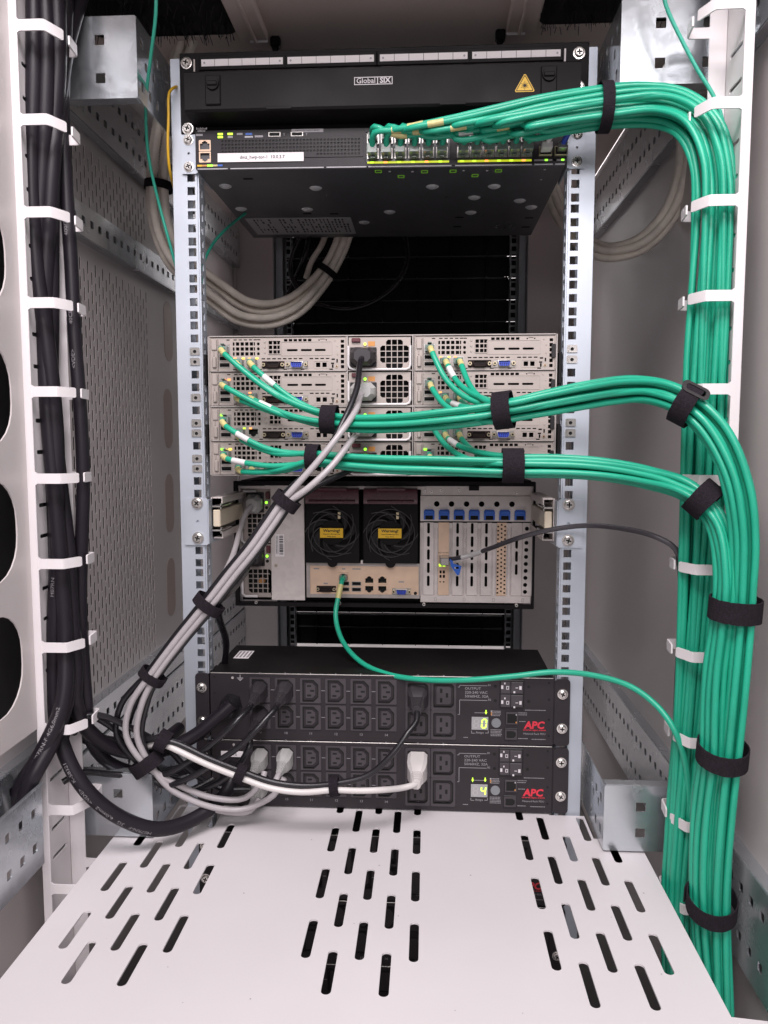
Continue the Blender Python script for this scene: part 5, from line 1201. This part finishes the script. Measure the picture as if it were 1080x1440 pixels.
# ---- device power cords
def plug_out(parent, p, m, w=22, h=17, ln=24, cut=5.5, ax=Vector((0, -1, 0)), relief=20, up=Vector((0, 0, 1))):
    """moulded plug: shaped body and ribbed relief along ax from the socket at p"""
    x = up.cross(ax).normalized() if abs(up.dot(ax)) < .9 else Vector((1, 0, 0)); z = ax.cross(x).normalized()
    def sec(d, a, c, k): return [p + ax * d + x * u + z * v for u, v in [(-a / 2 + k, c / 2), (a / 2 - k, c / 2), (a / 2, c / 2 - k), (a / 2, -c / 2 + k), (a / 2 - k, -c / 2), (-a / 2 + k, -c / 2), (-a / 2, -c / 2 + k), (-a / 2, c / 2 - k)]]
    b = MB(); S_ = [sec(-6, w * .9, h * .9, cut), sec(0, w * .92, h * .92, cut), sec(.6, w, h, cut), sec(ln * .55, w, h, cut), sec(ln * .8, w * .86, h * .86, cut), sec(ln, w * .62, h * .66, cut * .6)]
    d = ln
    if relief:
        for k in range(5): S_ += [sec(d, w * (.56 - .04 * k), h * (.6 - .04 * k), cut * .6), sec(d + relief / 5 * .65, w * (.56 - .04 * k), h * (.6 - .04 * k), cut * .6), sec(d + relief / 5 * .7, w * (.46 - .04 * k), h * (.5 - .04 * k), cut * .5), sec(d + relief / 5, w * (.46 - .04 * k), h * (.5 - .04 * k), cut * .5)]; d += relief / 5
    b.loft(S_); return b.build('plug', m, parent, angle=28)
PR_ = 3.7
def cord(pts, m, pm, lb, ends=(), r=PR_, name='mains_cable', group=None):
    o, q = cable(name, pts, r, m, lb, 'power cord', group, 8., 12)
    for e in ends: plug_out(o, **dict({'m': pm}, **e))
    return o, q
s_p = lambda r: Vector((-20.0, TY - 2, (133.5 if r < 2 else 46.2) - .9 - 43 * (r % 2) - 25.8))
dn = Vector((-.22, -.85, -.45)).normalized()
flatp = dict(w=32, h=22, ln=20, relief=0, cut=6, ax=Vector((0, -1, 0)))
TOPB = [(402, 705, -92), (383, 732, -94), (355, 772, -96), (328, 805, -97), (293, 850, -98)]
def off(rows, dx, dy, dY): return [(a + dx, b_ + dy, c_ + dY) for a, b_, c_ in rows]
def down(dx, dy, dY, tail): return path(*(off(TOPB, dx, dy, dY) + off([(252, 900, -98), (214, 951, -98)], dx * .9, dy * .9, dY) + off([(190, 992, -96), (184, 1035, -92)], dx * 2.2, dy * .3, dY) + off([(207, 1075, -86)], dx * 1.2, dy * .3, dY) + tail))
p = s_p(0)
cord([p + Vector((0, -16, -2)), p + Vector((-2, -26, -10)), at(502, 545, -44), at(484, 590, -72), at(456, 640, -88)] + down(-9, -3, 2, [(228, 1098, -78), (262, 1112, -66), (300, 1095, -50), (345, 1045, -44), (352, 1030, -42)][:3]), blk_cord, plug_b, 'black power cord from the topmost power supply down to the power strips', [dict(p=p, **flatp)])
p = s_p(1)
cord([p + Vector((0, -16, -2)), p + Vector((-2, -27, -8)), at(500, 578, -60), at(478, 610, -84), at(446, 650, -94)] + down(-3, -2, -6, [(243, 1100, -80), (300, 1122, -70), (345, 1122, -62), (368, 1098, -56), (372, 1085, -50)]), gry_cord, gry_plug, 'light grey power cord from the second power supply into the lower strip', [dict(p=p, **flatp)])
p = s_p(2)
cord([p + Vector((0, -16, -2)), p + Vector((-4, -27, -6)), at(492, 622, -66), at(466, 656, -90), at(434, 686, -98)] + down(4, 2, -4, [(238, 1108, -84), (290, 1133, -76), (340, 1138, -66), (385, 1118, -58), (400, 1094, -52)]), gry_cord, gry_plug, 'light grey power cord from the third power supply crossing under the green cables', [dict(p=p, **flatp)])
p = s_p(3)
cord([p + Vector((0, -16, -2)), p + Vector((-4, -26, -4)), at(487, 664, -50), at(456, 678, -70), at(428, 694, -82)] + down(7, 5, 4, [(232, 1092, -74), (262, 1100, -64)]), blk_cord, plug_b, 'black power cord from the lowest power supply behind the grey cords', [dict(p=p, **flatp)])
x, z = g4(357, 708); p = Vector((x, FY - 3, z))
cord([p + Vector((-1, -14, -2)), p + Vector((-6, -26, -10)), at(339, 740, 84), at(331, 770, 20), at(322, 794, -32), at(309, 818, -72), at(288, 850, -94)] + path((256, 905, -90), (219, 953, -88), (198, 992, -86), (196, 1036, -84), (212, 1078, -78), (250, 1112, -70), (310, 1140, -66), (352, 1140, -58), (364, 1122, -52)), gry_cord, gry_plug, 'grey power cord from the upper supply of the fan server', [dict(p=p, w=24, h=27, ln=16, relief=0, cut=6, ax=Vector((-.1, -1, -.1)).normalized())])
x, z = g4(357, 785); p = Vector((x, FY - 3, z))
cord([p + Vector((0, -14, -2)), p + Vector((-4, -26, -8)), at(345, 806, 60), at(330, 826, 0), at(308, 846, -66), at(290, 858, -86)] + path((250, 908, -86), (212, 955, -84), (186, 1000, -84), (180, 1040, -80), (205, 1080, -74), (250, 1094, -60)), blk_cord, plug_b, 'black power cord from the lower supply of the fan server', [dict(p=p, w=24, h=26, ln=14, relief=0, cut=6)])
# plugs in the strips
def o13(c, r, low_): q = at((366, 401.6, 436.8, 472.2, 507.7, 543.1)[c], (970.6, 1008)[r], PY); return Vector((XC[c], PY - 1.5, q.z - (88.9 if low_ else 0)))
bx = dict(w=19, h=26, ln=24, cut=5)
def strip_cord(c, r, low_, pts, m, pm, lb, ax):
    p = o13(c, r, low_); ax = Vector(ax).normalized(); e = p + ax * 44
    return cord([p + ax * 30, e, e + ax * 8] + path(*pts), m, pm, lb, [dict(p=p, ax=ax, **bx)])
strip_cord(0, 0, False, [(335, 1012, -72), (306, 1040, -78), (270, 1068, -82), (236, 1088, -84), (208, 1092, -80), (160, 1089, -92), (112, 1087, -118), (88, 1100, -130)], blk_cord, plug_b, 'black cord plugged into the first upper outlet of the upper strip', (-.05, -1, -.1))
strip_cord(1, 0, False, [(366, 1020, -72), (334, 1052, -80), (300, 1074, -84), (262, 1096, -86), (226, 1104, -80), (206, 1080, -76), (186, 1048, -78), (150, 1018, -92), (124, 1006, -108), (104, 1012, -122), (92, 1040, -130)], blk_cord, plug_b, 'black cord plugged into the second upper outlet of the upper strip', (-.05, -1, -.1))
strip_cord(0, 1, False, [(352, 1046, -66), (334, 1078, -68), (300, 1104, -66), (262, 1112, -60), (226, 1096, -56), (206, 1070, -56)], blk_cord, plug_b, 'black cord plugged into the first lower outlet of the upper strip', (-.05, -1, -.12))
for c_, r_, lb in ((0, 0, 'pale grey plug in the first upper outlet of the lower strip'), (1, 0, 'pale grey plug in the second upper outlet of the lower strip'), (0, 1, 'pale grey plug in the first lower outlet of the lower strip, at the shelf')):
    p = o13(c_, r_, True); t = thing('plug', p, lb, 'plug', 'pale grey plugs in the lower strip'); ax = Vector((-.04, -1, -.1)).normalized(); plug_out(t, p, gry_plug, ax=ax, relief=18, **bx).name = 'plug_body'
    b = MB(); b.tube(catmull([p + ax * 36, p + ax * 46, p + ax * 52 + Vector((-2, 0, -4))], 3), PR_, 10); b.build('cord_end', gry_cord, t)
# the tied black and white pair hanging across the lower strip
PAIR = [(250, 1050, -86), (290, 1069, -86), (338, 1088, -84), (380, 1103, -84), (425, 1109, -84), (470, 1106, -84)]
p = Vector((XD[0], PY - 1.5, at(588, 976, PY).z)); ax = Vector((-.02, -1, -.16)).normalized()
cord(path((182, 1064, -70), (206, 1040, -84), (228, 1040, -88)) + path(*off(PAIR, 1, -4, 0)) + path((518, 1090, -82), (552, 1060, -76), (574, 1030, -66)) + [p + ax * 52 + Vector((0, 0, -8)), p + ax * 40, p + ax * 28], blk_cord, plug_b, 'black cord hanging in a loop across the lower strip, tied to the white one', [dict(p=p, ax=ax, w=25, h=28, ln=24, cut=4)])
p = Vector((XD[0], PY - 1.5, at(588, 976, PY).z - 88.9)); ax = Vector((-.03, -1, -.2)).normalized()
cord(path((196, 1060, -66), (212, 1048, -80), (230, 1047, -86)) + path(*off(PAIR, -1, 5, -3)) + path((505, 1112, -82), (535, 1111, -76)) + [p + ax * 54 + Vector((-17, 0, 0)), p + ax * 50 + Vector((-6, 0, .5)), p + ax * 45, p + ax * 34], wht_cord, wht_plug, 'white cord hanging in a loop across the lower strip, tied to the black one', [dict(p=p, ax=ax, w=25, h=31, ln=34, cut=4, relief=14)])
# loose cords behind the coil
cord(path((92, 1030, -132), (110, 1010, -126), (140, 1006, -112), (172, 1018, -96), (205, 1034, -80), (235, 1052, -64), (268, 1085, -50), (310, 1108, -44), (352, 1110, -40)), blk_cord, plug_b, 'thin black cord arching from behind the white post into the coil', ())
cord(path((300, 838, -40), (308, 870, -20), (318, 905, 20), (312, 960, 60)), blk_cord, plug_b, 'black cord end hanging behind the mounting rail under the slide bracket', (), 4.5)

# ---- thin fibres
def fibre(rows, r, m, lb, nm='optical_fibre'): return cable(nm, path(*rows), r, m, lb, 'fibre cord', None, 9., 8)
fibre([(219, -40, -100), (219, 20, -95), (212, 80, -70), (205, 150, -30), (209, 220, 10), (222, 280, 30), (238, 340, 40), (252, 390, 60), (262, 420, 120)], 2.0, teal, 'turquoise fibre hanging from the roof past the galvanised bracket')
fibre([(345, 300, 160), (318, 322, 120), (298, 345, 90), (286, 372, 70), (284, 400, 80)], 2.0, teal, 'turquoise fibre bending behind the rail under the switch')
fibre([(928, -40, -120), (936, 6, -118), (958, 55, -118), (982, 100, -120), (1003, 134, -122), (1016, 170, -122), (1020, 240, -124)], 2.1, teal, 'turquoise fibre slanting from the roof into the green bundle')
fibre([(256, 124, 30), (245, 123, -8), (238, 130, -14), (237, 165, -14), (236, 205, -12), (238, 235, -6), (244, 262, 20), (252, 280, 60)], 1.7, yellow_c, 'yellow fibre hooked over the mounting rail beside the patch panel')

# ---- beige ribbed conduits
def conduit(pts, r, lb):
    q = catmull(pts, 2.1); b = MB(); b.tube(q, r, 10, rf=lambda i: r * (1.0 if i % 2 else .90)); o = b.build('ribbed_conduit', beige, None, angle=80)
    return tag(o, lb, 'conduit', 'beige ribbed conduits')
CL = Spine([(272, 30, 120, 12, 10), (246, 110, 150, 12, 10), (227, 200, 165, 13, 12), (222, 280, 175, 13, 12), (238, 350, 196, 14, 14), (296, 405, 250, 18, 16), (350, 440, 290, 20, 16), (402, 436, 330, 18, 14), (442, 404, 350, 13, 12), (466, 372, 356, 10, 11), (484, 330, 352, 10, 11), (492, 260, 350, 10, 11)])
for k, (da, db) in enumerate(((-.9, .2), (-.35, -.6), (.3, .6), (.85, -.3))):
    conduit(run(CL, 0, len(CL.p) - 1, da, db, 40 + k, .05), 6.3, 'beige ribbed conduit looping below the switch, %s of the four counted from the bottom' % ('first', 'second', 'third', 'topmost')[k])
CR = Spine([(960, 120, 110, 9, 9), (966, 200, 120, 9, 9), (958, 262, 130, 9, 9), (932, 316, 150, 9, 9), (888, 350, 180, 9, 9), (842, 352, 220, 9, 9), (806, 324, 270, 9, 9), (782, 284, 320, 9, 9), (770, 240, 350, 9, 9)])
for k, (da, db) in enumerate(((-.9, .1), (.05, -.5), (.85, .2))):
    conduit(run(CR, 0, len(CR.p) - 1, da, db, 60 + k, .05), 6.3, 'beige ribbed conduit looping beside the grey wall, %s of the three' % ('outermost', 'middle', 'innermost')[k])
cable('cord', path((425, 325, 420), (408, 375, 425), (420, 408, 425), (452, 430, 425), (500, 434, 425), (548, 410, 430), (572, 370, 435), (570, 330, 440)), 4.2, blk_cord, 'black cord hanging in a loop before the blanking panels under the switch', 'cord')
cable('cord', path((436, 325, 430), (428, 362, 430), (414, 395, 450), (398, 430, 470)), 4.2, blk_cord, 'short black cord hanging beside the rear post under the switch', 'cord')
cable('cord', path((462, 318, 400), (452, 345, 400), (438, 368, 404), (430, 392, 410)), 5, beige, 'single beige cord hanging beside the tied conduits under the switch', 'cord')

# ------------------------------------------------------------------ hook-and-loop straps
def strap(c, t, ra, rb, w, lb, tail=True, buckle=False, rot=0., n=40, skew=0.):
    t = Vector(t).normalized(); a = t.cross(Vector((0, 1, 0))).normalized(); d = a.cross(t)
    o = thing('cable_strap', c, lb, 'cable strap', 'black hook-and-loop straps')
    rnd = random.Random(int(c.x * 7 + c.z * 3)); secs = []
    for k in range(n + (5 if tail else 1)):
        an = 2 * math.pi * k / n + rot; lift = 1.0 + max(0, k - n) * .55 + (.25 if k < 3 else 0)
        h = (w / 2) * (1 + rnd.uniform(-.03, .03)); sh = t * (skew * math.sin(an))
        f = lambda e: c + a * (ra + e) * math.cos(an) + d * (rb + e) * math.sin(an) + sh
        secs.append([f(lift) + t * h, f(lift + 1.3) + t * (h - .2), f(lift + 1.3) - t * (h - .2), f(lift) - t * h])
    b = MB(); b.loft(secs); b.build('band', velcro, o, angle=50)
    if buckle:
        an = 1.15 + math.pi; q = c + a * (ra + 3) * math.cos(an + 2.6) + d * (rb + 3) * math.sin(-1.9)
        q = c + a * (ra * .66) - d * 0 + Vector((0, -1, 0)) * (rb * .80 + 2.5) - t * 5; b = MB()
        b.fill(rr(0, 0, 15, w + 8, 5, 4), [rr(0, 0, 8, w + 1, 3, 3)], 2.4, lambda u, v, k: q + (a * math.cos(.6) + Vector((0, 1, 0)) * math.sin(.6)) * u + t * v + Vector((0, k, 0))); b.build('buckle', socket_black, o)
    return o
V = Vector
strap(at(850, 151, -70), (1, 0, 0), 24, 23, 13, 'black strap round the green bundle in front of the mounting rail, topmost of all')
strap(at(463, 590, -52), (1, -.1, -.05), 14.5, 13, 19, 'black strap on the green cables behind the grey cords, nearest the serial ports')
strap(at(708, 577, -98), (1, -.03, .12), 18.5, 18, 20, 'black strap over the blue ports on the higher green bundle', skew=5)
strap(at(966, 569, -188), (1, -.5, -.62), 19, 19, 19, 'black buckled strap at the bend of the higher green bundle by the white finger', True, True)
strap(at(440, 643, -54), (1, -.1, -.03), 13, 12, 15, 'black strap on the lower green cables half hidden by the grey cords')
strap(at(721, 655, -96), (1, -.04, 0), 17, 16, 24, 'wide black strap on the lower green bundle above the fan server')
strap(at(989, 702, -190), (1, -.5, -.95), 17, 18, 20, 'black strap at the bend of the lower green bundle', rot=1.2)
strap(at(1034, 856, -217), (-.05, 0, -1), 22.5, 17.5, 21, 'broad black strap round the gathered green cables beside the grey wall', skew=-2)
strap(at(1016, 1059, -214), (-.06, 0, -1), 22.5, 17.5, 18, 'slanting black strap round the gathered green cables above the shelf corner', skew=-7, rot=.4)
strap(at(1001, 1270, -211), (-.04, 0, -1), 22.5, 17.5, 16, 'sagging black strap lowest on the gathered green cables beside the shelf edge', skew=-10, rot=2.2)
strap(at(402, 705, -93), (-1, 0, -1.3), 13.5, 10, 14, 'black strap round the grey cords in front of the pale blanking plate')
strap(at(293, 850, -97), (-1, 0, -1.3), 16, 11, 13, 'black strap round the cords crossing the mounting rail')
strap(at(214, 951, -96), (-1, 0, -1.4), 14, 10, 11, 'thin black strap round the cords before the perforated wall')
strap(at(206, 1074, -84), (.7, 0, -1), 18, 14, 17, 'black strap at the foot of the cord coil', rot=.6)
strap(at(229, 1043, -86), (1, 0, -.5), 10, 9, 15, 'black strap where the black and white pair leaves the coil')
strap(at(338, 1088, -85), (1, 0, -.42), 9.5, 7.5, 12, 'black strap tying the black and white pair below the first outlets', rot=.8)
strap(at(470, 1106, -85), (1, 0, .1), 9.5, 7.5, 11, 'black strap tying the black and white pair at the bottom of its loop')
strap(at(223, 262, 173), (-.1, 0, -1), 18, 18, 12, 'black strap round the beige conduits beside the mounting rail')
strap(at(460, 381, 354), (.7, 0, 1), 15, 15, 11, 'black strap round the beige conduits below the switch')
